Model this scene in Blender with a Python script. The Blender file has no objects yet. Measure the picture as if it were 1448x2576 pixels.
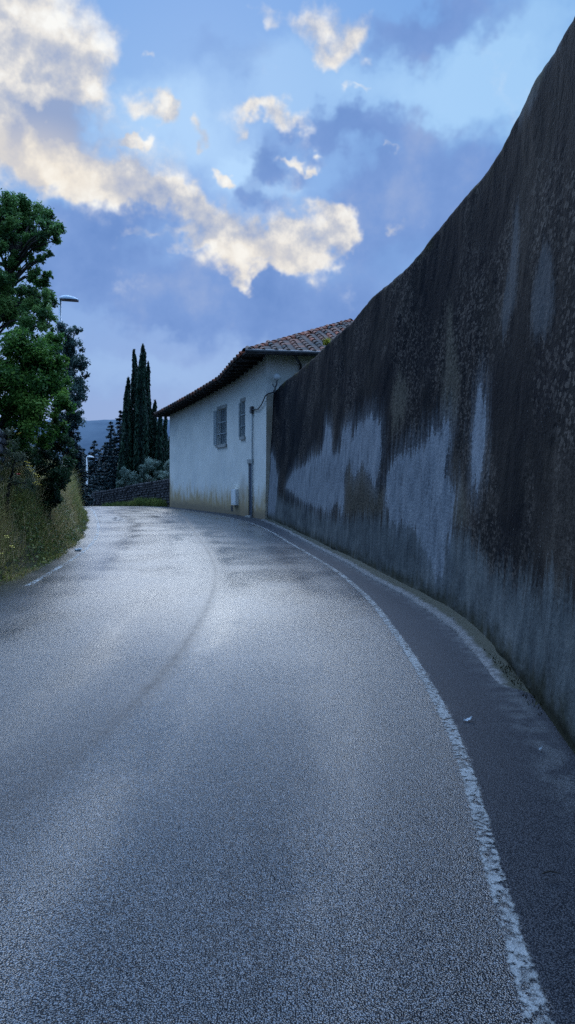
import bpy, math, random
import numpy as np
from mathutils import Vector

random.seed(7)
RNG = np.random.default_rng(11)
scene = bpy.context.scene
COL = scene.collection
EYE = 1.55
FOC, XC, YH = 1946.0, 724.0, 1201.0     # lens constants used to turn survey sights into metres

def at(x, y, d):
    """sight (x, y) at ground distance d -> world point in metres"""
    return np.array([(x - XC) / FOC * d, d, EYE + (YH - y) / FOC * d])

# ------------------------------------------------------------------ maths
def spline(xs, ys):
    xs = np.array(xs, float); ys = np.array(ys, float); n = len(xs)
    h = np.diff(xs); A = np.eye(n); b = np.zeros(n)
    for i in range(1, n - 1):
        A[i, i - 1] = h[i - 1]; A[i, i] = 2 * (h[i - 1] + h[i]); A[i, i + 1] = h[i]
        b[i] = 6 * ((ys[i + 1] - ys[i]) / h[i] - (ys[i] - ys[i - 1]) / h[i - 1])
    M = np.linalg.solve(A, b)
    def f(x):
        x = np.asarray(x, float); i = np.clip(np.searchsorted(xs, x) - 1, 0, n - 2)
        xc = np.clip(x, xs[0], xs[-1]); t = xc - xs[i]; hi = h[i]
        a = (M[i + 1] - M[i]) / (6 * hi); bb = M[i] / 2
        c = (ys[i + 1] - ys[i]) / hi - hi * (2 * M[i] + M[i + 1]) / 6
        v = ((a * t + bb) * t + c) * t + ys[i]
        s0 = (ys[1] - ys[0]) / h[0]; s1 = (ys[-1] - ys[-2]) / h[-1]
        return v + np.where(x > xs[-1], (x - xs[-1]) * s1, 0) + np.where(x < xs[0], (x - xs[0]) * s0, 0)
    return f

def smooth(a, b, x):
    t = np.clip((np.asarray(x, float) - a) / (b - a), 0, 1); return t * t * (3 - 2 * t)

def vnoise(x, y, seed=0):
    """smooth value noise, about -1..1"""
    def hsh(i, j):
        v = np.sin(i * 127.1 + j * 311.7 + seed * 74.7) * 43758.5453
        return (v - np.floor(v)) * 2 - 1
    xi = np.floor(x); yi = np.floor(y); fx = x - xi; fy = y - yi
    fx = fx * fx * (3 - 2 * fx); fy = fy * fy * (3 - 2 * fy)
    return ((hsh(xi, yi) * (1 - fx) + hsh(xi + 1, yi) * fx) * (1 - fy)
            + (hsh(xi, yi + 1) * (1 - fx) + hsh(xi + 1, yi + 1) * fx) * fy)

def poly_sd(px, py, poly):
    """signed distance, positive inside"""
    poly = np.array(poly, float); n = len(poly)
    d = np.full(px.shape, 1e9); inside = np.zeros(px.shape, bool)
    for i in range(n):
        a = poly[i]; b = poly[(i + 1) % n]; e = b - a
        wx = px - a[0]; wy = py - a[1]
        t = np.clip((wx * e[0] + wy * e[1]) / max(e @ e, 1e-9), 0, 1)
        d = np.minimum(d, np.hypot(wx - e[0] * t, wy - e[1] * t))
        c = (a[1] > py) != (b[1] > py)
        with np.errstate(divide='ignore', invalid='ignore'):
            xx = (b[0] - a[0]) * (py - a[1]) / (b[1] - a[1] if abs(b[1] - a[1]) > 1e-9 else 1e-9) + a[0]
        inside ^= c & (px < xx)
    return np.where(inside, d, -d)

def lin(r, g, b, k=1.0):
    f = lambda c: (c / 255 / 12.92) if c <= 10 else ((c / 255 + 0.055) / 1.055) ** 2.4
    return (f(r) * k, f(g) * k, f(b) * k, 1)

# ------------------------------------------------------------------ object helpers
def props(o, label=None, cat=None, group=None, kind=None):
    if label: o['label'] = label
    if cat: o['category'] = cat
    if group: o['group'] = group
    if kind: o['kind'] = kind
    return o

def origin_of(o):
    v = Vector((0, 0, 0))
    while o is not None:
        v += Vector(o.location); o = o.parent
    return v

def thing(name, loc, label, cat, group=None):
    o = bpy.data.objects.new(name, None); COL.objects.link(o)
    o.location = tuple(float(c) for c in loc); o.empty_display_size = 0.3
    return props(o, label, cat, group)

def mesh_obj(name, verts, faces, mat, parent=None, loc=None, attrs=None, smooth_shade=False):
    """verts in world metres; faces: (M,k) int array or list of tuples"""
    base = origin_of(parent) if parent is not None else Vector(loc if loc is not None else (0, 0, 0))
    V = np.asarray(verts, float) - np.array(base)
    me = bpy.data.meshes.new(name)
    if isinstance(faces, np.ndarray):
        m, k = faces.shape
        me.vertices.add(len(V)); me.vertices.foreach_set('co', V.astype(np.float32).ravel())
        me.loops.add(m * k); me.loops.foreach_set('vertex_index', faces.astype(np.int32).ravel())
        me.polygons.add(m); me.polygons.foreach_set('loop_start', np.arange(0, m * k, k, dtype=np.int32))
        me.update(calc_edges=True)
    else:
        me.from_pydata([tuple(v) for v in V], [], faces); me.update()
    if smooth_shade:
        me.polygons.foreach_set('use_smooth', np.ones(len(me.polygons), bool))
    for k, a in (attrs or {}).items():
        a = np.asarray(a, np.float32)
        if a.ndim == 1:
            at_ = me.attributes.new(k, 'FLOAT', 'POINT'); at_.data.foreach_set('value', a)
        else:
            at_ = me.attributes.new(k, 'FLOAT_VECTOR', 'POINT'); at_.data.foreach_set('vector', a.ravel())
    o = bpy.data.objects.new(name, me); COL.objects.link(o)
    if mat: me.materials.append(mat)
    if parent is not None: o.parent = parent
    elif loc is not None: o.location = tuple(float(c) for c in loc)
    return o

class MB:
    """collects simple shapes into one mesh"""
    def __init__(s): s.v = []; s.f = []; s.t = []
    def add(s, V, F, tint=0.5):
        n = len(s.v); s.v += [tuple(map(float, p)) for p in V]; s.t += [tint] * len(V)
        s.f += [tuple(i + n for i in f) for f in F]
    def box(s, c, ex, ey, ez, tint=0.5):
        """centre and three half-extent vectors"""
        c, ex, ey, ez = map(lambda q: np.array(q, float), (c, ex, ey, ez))
        V = [c + a * ex + b * ey + d * ez for d in (-1, 1) for b in (-1, 1) for a in (-1, 1)]
        s.add(V, [(0, 2, 3, 1), (4, 5, 7, 6), (0, 1, 5, 4), (2, 6, 7, 3), (0, 4, 6, 2), (1, 3, 7, 5)], tint)
    def tube(s, pts, rad, n=7, cap=True, tint=0.5):
        pts = [np.array(p, float) for p in pts]
        rad = rad if hasattr(rad, '__len__') else [rad] * len(pts)
        V = []; prev = None
        for i, p in enumerate(pts):
            d = pts[min(i + 1, len(pts) - 1)] - pts[max(i - 1, 0)]; d /= (np.linalg.norm(d) + 1e-9)
            if prev is None:
                a = np.cross(d, [0, 0, 1] if abs(d[2]) < .9 else [1, 0, 0])
            else:
                a = prev - d * (prev @ d)
            a /= np.linalg.norm(a) + 1e-9; prev = a; b = np.cross(d, a)
            for k in range(n):
                w = 2 * math.pi * k / n; V.append(p + rad[i] * (math.cos(w) * a + math.sin(w) * b))
        F = [(i * n + k, i * n + (k + 1) % n, (i + 1) * n + (k + 1) % n, (i + 1) * n + k)
             for i in range(len(pts) - 1) for k in range(n)]
        if cap: F += [tuple(range(n - 1, -1, -1)), tuple((len(pts) - 1) * n + k for k in range(n))]
        s.add(V, F, tint)
    def build(s, name, mat, parent=None, loc=None, smooth_shade=False):
        return mesh_obj(name, s.v, s.f, mat, parent, loc, {'tint': s.t}, smooth_shade)

def grid_faces(nr, nc):
    i = np.arange(nr - 1)[:, None] * nc + np.arange(nc - 1)[None, :]
    return np.stack([i, i + 1, i + nc + 1, i + nc], -1).reshape(-1, 4)

# ------------------------------------------------------------------ material helpers
class NT:
    def __init__(s, tree): s.t = tree
    def n(s, typ, ins=None, **kw):
        nd = s.t.nodes.new(typ)
        for k, v in kw.items(): setattr(nd, k, v)
        for k, v in (ins or {}).items():
            sock = nd.inputs[k]
            if hasattr(v, 'is_output') or isinstance(v, bpy.types.NodeSocket): s.t.links.new(v, sock)
            else: sock.default_value = v
        return nd
    def math(s, op, a, b=0.0, c=None, clamp=False):
        d = {0: a, 1: b}
        if c is not None: d[2] = c
        return s.n('ShaderNodeMath', d, operation=op, use_clamp=clamp).outputs[0]
    def vmath(s, op, a, b=(0, 0, 0)):
        return s.n('ShaderNodeVectorMath', {0: a, 1: b}, operation=op).outputs[0]
    def scale(s, a, k):
        nd = s.n('ShaderNodeVectorMath', {0: a}, operation='SCALE'); nd.inputs['Scale'].default_value = k
        return nd.outputs[0]
    def mix(s, f, a, b, blend='MIX'):
        nd = s.n('ShaderNodeMix', data_type='RGBA', blend_type=blend)
        for k, v in ((0, f), (6, a), (7, b)):
            if isinstance(v, bpy.types.NodeSocket): s.t.links.new(v, nd.inputs[k])
            else: nd.inputs[k].default_value = v
        return nd.outputs[2]
    def noise(s, vec, scale, detail=4, rough=.55, dist=0.0):
        return s.n('ShaderNodeTexNoise', {'Vector': vec, 'Scale': scale, 'Detail': detail, 'Roughness': rough,
                                          'Distortion': dist}).outputs[0]
    def vor(s, vec, scale, feature='F1', out=0, rnd=1.0):
        return s.n('ShaderNodeTexVoronoi', {'Vector': vec, 'Scale': scale, 'Randomness': rnd}, feature=feature).outputs[out]
    def step(s, x, a, b, lo=0.0, hi=1.0, smoothstep=True):
        return s.n('ShaderNodeMapRange', {0: x, 1: a, 2: b, 3: lo, 4: hi},
                   interpolation_type='SMOOTHSTEP' if smoothstep else 'LINEAR').outputs[0]
    def attr(s, name, out='Fac'):
        return s.n('ShaderNodeAttribute', attribute_name=name).outputs[out]
    def ramp(s, f, stops):
        nd = s.n('ShaderNodeValToRGB', {0: f}); e = nd.color_ramp.elements
        while len(e) < len(stops): e.new(.5)
        for k, (p, c) in zip(e, stops): k.position = p; k.color = c if len(c) == 4 else (*c, 1)
        return nd.outputs[0]
    def bump(s, h, strength, dist, normal=None):
        d = {'Height': h, 'Strength': strength, 'Distance': dist}
        if normal is not None: d['Normal'] = normal
        return s.n('ShaderNodeBump', d).outputs[0]

def new_mat(name):
    m = bpy.data.materials.new(name); m.use_nodes = True
    t = m.node_tree; t.nodes.clear(); k = NT(t)
    out = k.n('ShaderNodeOutputMaterial')
    return m, k, out

def principled(k, out, color, rough=.8, normal=None, spec=.3, metal=0.0, **extra):
    d = {'Base Color': color, 'Roughness': rough, 'Specular IOR Level': spec, 'Metallic': metal}
    if normal is not None: d['Normal'] = normal
    d.update(extra)
    p = k.n('ShaderNodeBsdfPrincipled', d)
    k.t.links.new(p.outputs[0], out.inputs[0]); return p

def simple_mat(name, c1, c2, scale=4.0, rough=.8, bump=.3, bscale=30.0, bdist=.01, metal=0.0, spec=.3):
    m, k, out = new_mat(name)
    co = k.n('ShaderNodeTexCoord').outputs['Object']
    c = k.mix(k.step(k.noise(co, scale, 5), .35, .65), (*c1, 1), (*c2, 1))
    nb = k.bump(k.noise(co, bscale, 4), bump, bdist)
    principled(k, out, c, rough, nb, spec, metal); return m

def leaf_mat(name, dark, mid, light, transl=.25, rough=.55):
    m, k, out = new_mat(name)
    t = k.attr('tint')
    co = k.n('ShaderNodeTexCoord').outputs['Object']
    t2 = k.math('ADD', t, k.math('MULTIPLY', k.math('SUBTRACT', k.noise(co, 1.3, 2), .5), .7))
    c = k.ramp(t2, [(0.1, (*dark, 1)), (.5, (*mid, 1)), (.95, (*light, 1))])
    d = k.n('ShaderNodeBsdfPrincipled', {'Base Color': c, 'Roughness': rough, 'Specular IOR Level': .25})
    tr = k.n('ShaderNodeBsdfTranslucent', {'Color': c})
    mx = k.n('ShaderNodeMixShader', {0: min(transl + .12, .45), 1: d.outputs[0], 2: tr.outputs[0]})
    k.t.links.new(mx.outputs[0], out.inputs[0]); return m

# ------------------------------------------------------------------ camera
cam = bpy.data.cameras.new('camera'); cam.sensor_width = 36; cam.sensor_fit = 'AUTO'
cam.lens = 36 * FOC / 2576; cam.shift_y = -(1288 - YH) / 2576; cam.shift_x = 0
cam.clip_start = .05; cam.clip_end = 6000
camo = bpy.data.objects.new('camera', cam); COL.objects.link(camo)
camo.location = (0, 0, EYE); camo.rotation_euler = (math.radians(90), 0, 0)
scene.camera = camo
scene.view_settings.view_transform = 'Standard'; scene.view_settings.look = 'None'
scene.cycles.use_denoising = False      # the denoiser smears the asphalt grain
scene.view_settings.exposure = 0; scene.view_settings.gamma = 1

# ------------------------------------------------------------------ sky and light
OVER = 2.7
SUN_EL, SUN_AZ = math.radians(27), math.radians(-6)      # azimuth from +Y towards +X
w = bpy.data.worlds.new('World'); scene.world = w; w.use_nodes = True
wt = w.node_tree; wt.nodes.clear(); k = NT(wt)
wout = k.n('ShaderNodeOutputWorld')
bg = k.n('ShaderNodeBackground'); bg.inputs[1].default_value = 0.1
wt.links.new(bg.outputs[0], wout.inputs[0])
D = k.n('ShaderNodeTexCoord').outputs['Generated']
D = k.vmath('NORMALIZE', D)
sep = k.n('ShaderNodeSeparateXYZ', {0: D})
az = k.math('ARCTAN2', sep.outputs[0], sep.outputs[1])
el = k.math('ARCSINE', sep.outputs[2])
P0 = k.n('ShaderNodeCombineXYZ', {0: az, 1: el, 2: 0.0}).outputs[0]
def wcol(scale, detail, rough=.55, off=0.0):
    v = k.vmath('ADD', D, (off, off * .7, -off))
    return k.n('ShaderNodeTexNoise', {'Vector': v, 'Scale': scale, 'Detail': detail, 'Roughness': rough})
wn = wcol(7, 5, .6).outputs[1]
wa = k.vmath('SUBTRACT', wn, (.5, .5, .5))
Pw = k.vmath('ADD', P0, k.vmath('MULTIPLY', wa, (.14, .12, 0)))
wn2 = wcol(24, 3, .55, 3.1).outputs[1]
wb = k.vmath('SUBTRACT', wn2, (.5, .5, .5))
Pw = k.vmath('ADD', Pw, k.vmath('MULTIPLY', wb, (.085, .07, 0)))
fine = wcol(15, 5, .58, 5.0).outputs[0]
nz1 = k.n('ShaderNodeSeparateXYZ', {0: wn}).outputs[2]
nz2 = k.n('ShaderNodeSeparateXYZ', {0: wn2}).outputs[2]
def dirsky(x, y):
    u = (x - XC) / FOC; v = (YH - y) / FOC
    return math.atan(u), math.atan(v / math.hypot(1, u))
def blob_sum(lst, src, soft0=.25, soft1=1.25):
    tot = None
    for (x, y, rx, ry, rot, wgt) in lst:
        a, e = dirsky(x, y)
        mp = k.n('ShaderNodeMapping', {0: src}, vector_type='TEXTURE')
        mp.inputs[1].default_value = (a, e, 0); mp.inputs[2].default_value = (0, 0, math.radians(rot))
        mp.inputs[3].default_value = (rx / FOC, ry / FOC, 1)
        ln = k.n('ShaderNodeVectorMath', {0: mp.outputs[0]}, operation='LENGTH').outputs['Value']
        s = k.step(ln, soft0, soft1, wgt, 0.0)
        tot = s if tot is None else k.math('ADD', tot, s)
    return tot
S = 10.0
def bright(c, f):
    nd = k.n('ShaderNodeVectorMath', {0: c}, operation='SCALE'); nd.inputs['Scale'].default_value = f; return nd.outputs[0]
e01 = k.step(el, 0.0, .62, smoothstep=False)
blue = k.ramp(e01, [(0.0, lin(126, 156, 210)), (.22, lin(122, 160, 218)), (.45, lin(112, 162, 224)),
                    (.75, lin(116, 170, 230)), (1.0, lin(108, 160, 228))])
lb = blob_sum([(1150, 230, 280, 100, -10, 1), (420, 330, 220, 120, 0, .8), (760, 200, 220, 90, 0, .5), (640, 420, 120, 90, 0, .9),
               (330, 930, 320, 55, 0, .25), (1330, 120, 160, 120, 0, .8)], Pw)
blue = k.mix(k.math('MINIMUM', lb, 1.0), blue, lin(160, 205, 248))
sky = k.n('ShaderNodeTexSky', sky_type='NISHITA', sun_disc=False, sun_elevation=SUN_EL, sun_rotation=SUN_AZ)
base = k.mix(.06, bright(blue, S), sky.outputs[0])
DARK = [(270, 570, 230, 75, 0, 1), (140, 650, 140, 80, 0, .9), (900, 310, 220, 55, -5, .9), (1090, 440, 270, 120, 0, 1), (960, 580, 270, 150, 0, 1),
        (380, 730, 350, 100, 0, 1), (720, 800, 430, 110, 0, 1), (1080, 70, 250, 70, 0, .9), (720, 390, 75, 55, 0, .9),
        (640, 480, 70, 60, 0, .9), (560, 150, 190, 60, 0, .4), (250, 960, 300, 40, 0, .3)]
dk = k.math('ADD', blob_sum(DARK, Pw), k.math('MULTIPLY', k.math('SUBTRACT', fine, .5), .7))
dk = k.step(dk, .08, 1.0)
slate = k.ramp(k.math('ADD', k.math('MULTIPLY', nz1, .6), k.math('MULTIPLY', fine, .4)), [(.32, lin(102, 138, 200)), (.5, lin(122, 155, 213)), (.68, lin(156, 176, 217))])
c1 = k.mix(k.math('MULTIPLY', dk, .92), base, bright(slate, S))
LITE = [(60, 60, 170, 130, 0, .7), (90, 190, 150, 90, 0, .65), (80, 300, 160, 90, 0, .62), (60, 400, 180, 80, 0, .65), (230, 455, 175, 44, -14, .62),
        (330, 490, 100, 30, -20, .4), (250, 100, 60, 80, 0, .3), (365, 275, 62, 38, -25, .6), (400, 310, 30, 32, 0, .4), (325, 372, 38, 13, 15, .6),
        (480, 345, 32, 22, 25, .6), (355, 130, 16, 24, 0, .45), (680, 275, 100, 26, 14, .62), (750, 285, 55, 22, 10, .4), (830, 70, 95, 62, -10, .66), (860, 125, 55, 36, 0, .45),
        (690, 25, 45, 30, 0, .5), (565, 430, 34, 14, 0, .65), (800, 372, 38, 14, 20, .65), (960, 390, 26, 12, 20, .4), (490, 545, 140, 50, -8, .5),
        (560, 600, 140, 60, -20, .5), (640, 650, 170, 62, 0, .72), (770, 615, 110, 58, 18, .66), (800, 530, 85, 36, 0, .62), (840, 575, 44, 70, 0, .5),
        (420, 625, 110, 20, 0, .36), (640, 705, 70, 18, 0, .4), (1000, 600, 34, 26, -30, .36), (905, 215, 16, 14, 0, .4),
        (-160, 250, 130, 250, 0, .5), (600, 560, 330, 130, 0, .26), (150, 250, 230, 290, 0, .24), (330, 450, 200, 90, 0, .2), (620, 300, 220, 110, 0, .12), (1010, 600, 90, 70, 0, .2)]
lt0 = blob_sum(LITE, Pw, .0, 1.5)
lt = k.math('ADD', lt0, k.math('ADD', k.math('MULTIPLY', k.math('SUBTRACT', fine, .5), 1.25), k.math('MULTIPLY', k.math('SUBTRACT', nz2, .5), .35)))
lt = k.math('SUBTRACT', k.math('MULTIPLY', lt, 1.12), .10)
ltm = k.step(lt, .06, .80)
GREY = [(110, 280, 130, 40, 0, .9), (60, 130, 120, 60, 0, .5), (150, 330, 110, 30, 0, .6), (300, 560, 170, 60, 0, .7), (560, 560, 130, 45, 0, .55), (470, 610, 90, 30, 0, .5)]
gr = k.math('ADD', blob_sum(GREY, Pw, .0, 1.4), k.math('ADD', k.math('MULTIPLY', k.math('SUBTRACT', nz1, .5), 1.6), k.math('MULTIPLY', k.math('SUBTRACT', nz2, .5), 1.0)))
fine2 = k.n('ShaderNodeTexNoise', {'Vector': k.vmath('ADD', D, (5.010, 3.5, -4.982)), 'Scale': 15, 'Detail': 5, 'Roughness': .58}).outputs[0]
emb = k.math('MULTIPLY', k.math('SUBTRACT', fine2, fine), 1.5)
lc = k.ramp(k.math('ADD', k.math('ADD', k.math('MULTIPLY', gr, .6), .36), k.math('ADD', emb, k.math('MULTIPLY', k.math('SUBTRACT', fine, .5), -.5))),
            [(.10, lin(254, 253, 248)), (.32, lin(238, 234, 228)), (.54, lin(200, 203, 212)), (.9, lin(150, 168, 204))])
warm = blob_sum([(70, 400, 200, 90, 0, .6), (640, 650, 180, 60, 0, .4), (240, 470, 150, 50, 0, .3)], P0)
lc = k.mix(k.math('MULTIPLY', k.math('MINIMUM', warm, 1.0), .6), lc, lin(250, 234, 208))
c2 = k.mix(k.math('MULTIPLY', ltm, .95), c1, bright(lc, S))
# bright clouds added overhead, above the picture, to light ground and road
fill_deck = k.ramp(k.math('ADD', k.math('MULTIPLY', fine, .6), k.math('MULTIPLY', nz1, .4)), [(.3, (.22, .40, .86, 1)), (.5, (.35, .58, 1.0, 1)), (.7, (.56, .77, 1.0, 1))])
ga, ge_ = math.radians(-13), math.radians(46)          # aim of the added brightness, ahead and a little left, for road sheen
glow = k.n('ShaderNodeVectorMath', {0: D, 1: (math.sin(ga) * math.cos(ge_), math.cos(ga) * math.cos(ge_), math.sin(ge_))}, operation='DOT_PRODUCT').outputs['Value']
fill_deck = k.n('ShaderNodeVectorMath', {0: fill_deck}, operation='SCALE'); wt.links.new(k.step(glow, .45, 1.0, .40, 2.5), fill_deck.inputs['Scale']); fill_deck = fill_deck.outputs[0]
c2 = k.mix(k.step(el, .56, .80), c2, bright(fill_deck, S * OVER))
# darker below the horizon
c2 = k.mix(k.step(sep.outputs[2], -.25, -.02), (.4, .5, .8, 1), c2)
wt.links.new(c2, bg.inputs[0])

sd = bpy.data.lights.new('sun', 'SUN'); sd.energy = .7; sd.angle = math.radians(22); sd.color = (.84, .92, 1.0)
so = bpy.data.objects.new('sun', sd); COL.objects.link(so)
sv = Vector((math.sin(SUN_AZ) * math.cos(SUN_EL), math.cos(SUN_AZ) * math.cos(SUN_EL), math.sin(SUN_EL)))
so.rotation_euler = sv.to_track_quat('Z', 'Y').to_euler(); so.location = sv * 50

# ------------------------------------------------------------------ plan of the lane
_lp = [(-12, -3.6), (-8, -1.9), (-4, -.55), (0, .42), (2.32, .73), (3.02, .81), (4.31, .97), (6.16, 1.06), (8.77, 1.06), (12.6, .815),
       (17.8, .12), (22, -.45), (25.8, -1.15), (31.1, -2.65), (35.8, -4.35), (43, -7.9), (48, -11.2), (54, -14.8), (70, -23.2)]
XLINE = spline([p[0] for p in _lp], [p[1] for p in _lp])
_le = [(-12, -7.9), (-6, -6.0), (0, -4.7), (5, -4.15), (10.9, -4.0), (13.2, -4.22), (16.4, -4.6), (20, -5.25), (23.3, -6.0), (29, -7.45), (34, -8.8), (38, -9.9),
       (43, -11.8), (48, -14.6), (54, -18.5), (70, -28)]
XLEFT = spline([p[0] for p in _le], [p[1] for p in _le])
_wb = [(-12, -2.6), (-8, -1.0), (-4, .3), (0, 1.15), (2, 1.42), (4.28, 1.60), (5.2, 1.70), (6.29, 1.78), (8.77, 1.82), (11, 1.56), (14.4, 1.15), (18, .68),
       (22.5, .12), (28.2, -.78)]
XWALL = spline([p[0] for p in _wb], [p[1] for p in _wb])
_sm = [(-6, -3.1), (0, -1.75), (3.47, -1.32), (4.76, -1.12), (6.7, -.97), (9.17, -.96), (13.2, -1.24), (19.6, -2.25), (26, -3.3), (33.9, -4.9), (44, -8.8)]
XSEAM = spline([p[0] for p in _sm], [p[1] for p in _sm])
FA = [(-.78, 28.2), (-2.12, 32.05), (-3.63, 35.76), (-6.49, 42.6)]       # house front in plan
def XRIGHT(y):
    ys = [28.2, 32.05, 35.76, 42.6, 44, 48, 54, 70]; xs = [-.78, -2.12, -3.63, -6.49, -7.4, -10.4, -14.2, -22.6]
    y = np.asarray(y, float)
    return np.where(y < 28.2, XWALL(np.minimum(y, 28.2)), np.interp(y, ys, xs))
ZR = spline([-12, 10, 20, 28, 34, 40, 44, 47, 50, 54, 65, 85, 120], [0, 0, 0, 0, -.01, -.05, -.10, -.28, -.6, -1.1, -2.3, -3.8, -5.5])
def road_z(x, y):
    return ZR(y) + .012 * vnoise(x * .55, y * .4, 3) + .005 * vnoise(x * 1.7, y * 1.1, 5)
def bank(e, y):
    f = 1 - smooth(31, 44, y)
    b = smooth(.05, 1.0, e) * .95 + smooth(.95, 1.5, e) * 1.35
    return b * f + smooth(.1, .8, e) * .18

# ------------------------------------------------------------------ ground
def ground_z(x, y):
    z = np.where(y < 120, ZR(np.minimum(y, 120)), -5.5 - (np.minimum(y, 480) - 120) * .02) - .05
    e = XLEFT(np.clip(y, -12, 70)) - x
    return z + np.where(e > 0, bank(e, y), 0) + .03 * vnoise(x * .9, y * .9, 1) * (e > .3)
gx = np.unique(np.concatenate([np.linspace(-1500, -60, 24), np.linspace(-60, -16, 30), np.arange(-16, 7.01, .25), np.linspace(8, 60, 20), np.linspace(70, 1500, 24)]))
gy = np.unique(np.concatenate([np.linspace(-900, -14, 16), np.arange(-14, 60.1, .5), np.linspace(62, 140, 30), np.linspace(150, 3000, 30)]))
GX, GY = np.meshgrid(gx, gy)
GV = np.stack([GX, GY, ground_z(GX, GY)], -1).reshape(-1, 3)
m_ground, k, out = new_mat('earth_and_grass')
co = k.n('ShaderNodeTexCoord').outputs['Object']
gc = k.mix(k.step(k.noise(co, .9, 6), .4, .62), (.022, .03, .012, 1), (.06, .048, .028, 1))
gc = k.mix(k.step(k.noise(co, 12, 4), .45, .7), gc, (.03, .045, .015, 1))
principled(k, out, gc, .95, k.bump(k.noise(co, 14, 6), .8, .08), .1)
props(mesh_obj('ground', GV, grid_faces(len(gy), len(gx)), m_ground, smooth_shade=True), kind='structure')

# hills
m_hill, k, out = new_mat('haze_tinted_wooded_hill')
co = k.n('ShaderNodeTexCoord').outputs['Object']
hc = k.mix(k.step(k.noise(co, .03, 7, .65), .35, .65), (.085, .115, .15, 1), (.12, .155, .19, 1))  # bluish distance haze is put into the hill's base colour
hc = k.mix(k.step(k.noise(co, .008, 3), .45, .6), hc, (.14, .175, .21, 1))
principled(k, out, hc, 1.0, None, .0)
hx = np.arange(-700, 500, 4.0); hr = np.linspace(0, 1, 14)
HX, HR = np.meshgrid(hx, hr)
top = 51 + 4 * np.sin(HX * .012 + 1) + 3 * vnoise(HX * .02, HX * 0, 4) - 26 * smooth(-130, 60, HX)
top = top + (1.2 * vnoise(HX * .17, HR * 20, 8) + .7 * vnoise(HX * .45, HR * 40, 9))
HZ = -14 + (top + 14) * np.sin(HR * math.pi / 2)
HV = np.stack([HX, 470 + HR * 150, HZ], -1).reshape(-1, 3)
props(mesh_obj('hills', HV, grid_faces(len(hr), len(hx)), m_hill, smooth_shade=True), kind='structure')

# ------------------------------------------------------------------ road
ry = np.concatenate([np.arange(-12, 14, .16), np.arange(14, 50, .28), np.arange(50, 86, 1.0)])
nc = 56; fr = np.linspace(0, 1, nc)
RY, FRC = np.meshgrid(ry, fr, indexing='ij')
xl = XLEFT(np.minimum(RY, 70)) - .12 - np.maximum(RY - 70, 0) * .6
xr = XRIGHT(np.minimum(RY, 70)) + .06 - np.maximum(RY - 70, 0) * .5
RX = xl + (xr - xl) * FRC
RZ = road_z(RX, RY)
tl = RX - XLINE(np.minimum(RY, 70)); seam = RX - XSEAM(np.minimum(RY, 44)); tw = xr - .06 - RX
RV = np.stack([RX, RY, RZ], -1).reshape(-1, 3)
m_road, k, out = new_mat('wet_asphalt')
co = k.n('ShaderNodeTexCoord').outputs['Object']
a_tl = k.attr('tl'); a_se = k.attr('seam'); a_tw = k.attr('tw')
wy_ = k.n('ShaderNodeSeparateXYZ', {0: co}).outputs[1]
n_lo = k.noise(co, .7, 4); n_mid = k.noise(co, 5, 4); n_hi = k.noise(co, 60, 3)
jig = k.math('MULTIPLY', k.math('SUBTRACT', n_mid, .5), .16)
left = k.step(k.math('ADD', a_se, jig), .03, -.03)            # left lane, older surface
right = k.step(k.math('ADD', a_tl, jig), -.02, .05)           # strip between line and wall
grain = k.vor(co, 165, 'F1')
grain2 = k.vor(co, 70, 'SMOOTH_F1')
cell = k.n('ShaderNodeTexVoronoi', {'Vector': co, 'Scale': 165}).outputs[1]
cellv = k.n('ShaderNodeSeparateColor', {0: cell}).outputs[0]
agg = k.ramp(k.math('ADD', k.math('MULTIPLY', cellv, .75), k.math('MULTIPLY', n_hi, .3)),
             [(.2, (.005, .006, .008, 1)), (.55, (.020, .023, .030, 1)), (.9, (.15, .165, .19, 1))])
flatc = k.mix(k.step(n_lo, .3, .7), (.018, .021, .027, 1), (.034, .038, .046, 1))
colr = k.mix(.85, flatc, agg)
colr = k.mix(k.math('MULTIPLY', right, .8), colr, (.022, .027, .037, 1))
colr = k.mix(k.math('MULTIPLY', left, .35), colr, (.05, .054, .064, 1))
sw_ = k.step(wy_, 4.0, 15.0, .14, .11)
jig2 = k.math('ADD', k.math('MULTIPLY', jig, .45), k.math('MULTIPLY', k.math('SUBTRACT', k.noise(co, 26, 5, .7), .5), .10))
seamd = k.math('SUBTRACT', 1.0, k.math('DIVIDE', k.math('ABSOLUTE', k.math('ADD', a_se, jig2)), sw_), clamp=True)
seamd = k.math('MULTIPLY', seamd, k.math('MULTIPLY', k.step(k.noise(co, 9, 4), .2, .7, .5, 1.0), k.step(wy_, 3.2, 6.5, .4, 1.0)))
colr = k.mix(k.math('MULTIPLY', seamd, .7), colr, (.012, .013, .016, 1))
# dusty gutter along the wall
dust = k.math('MULTIPLY', k.step(k.math('ADD', a_tw, k.math('MULTIPLY', jig, 1.8)), .36, .14), k.step(k.noise(co, 7, 5), .36, .62))
dust = k.math('MULTIPLY', dust, k.step(a_tw, .0, .1))
colr = k.mix(k.math('MULTIPLY', dust, .6), colr, (.10, .108, .115, 1))
edge = k.math('MULTIPLY', k.step(k.math('ADD', k.attr('te'), k.math('MULTIPLY', jig, 2)), .55, .05), .8)
colr = k.mix(edge, colr, (.035, .035, .03, 1))
h = k.math('ADD', k.math('MULTIPLY', k.math('SUBTRACT', 1.0, grain), .9), k.math('ADD', k.math('MULTIPLY', grain2, .12), k.math('MULTIPLY', n_hi, .4)))
rough = k.math('ADD', k.math('MULTIPLY', k.step(n_lo, .3, .7), .10), k.math('ADD', k.math('ADD', k.math('MULTIPLY', right, .32), k.math('ADD', k.math('MULTIPLY', seamd, .15), k.step(wy_, 3.0, 14.0, 0.0, .05))), .18))
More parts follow.
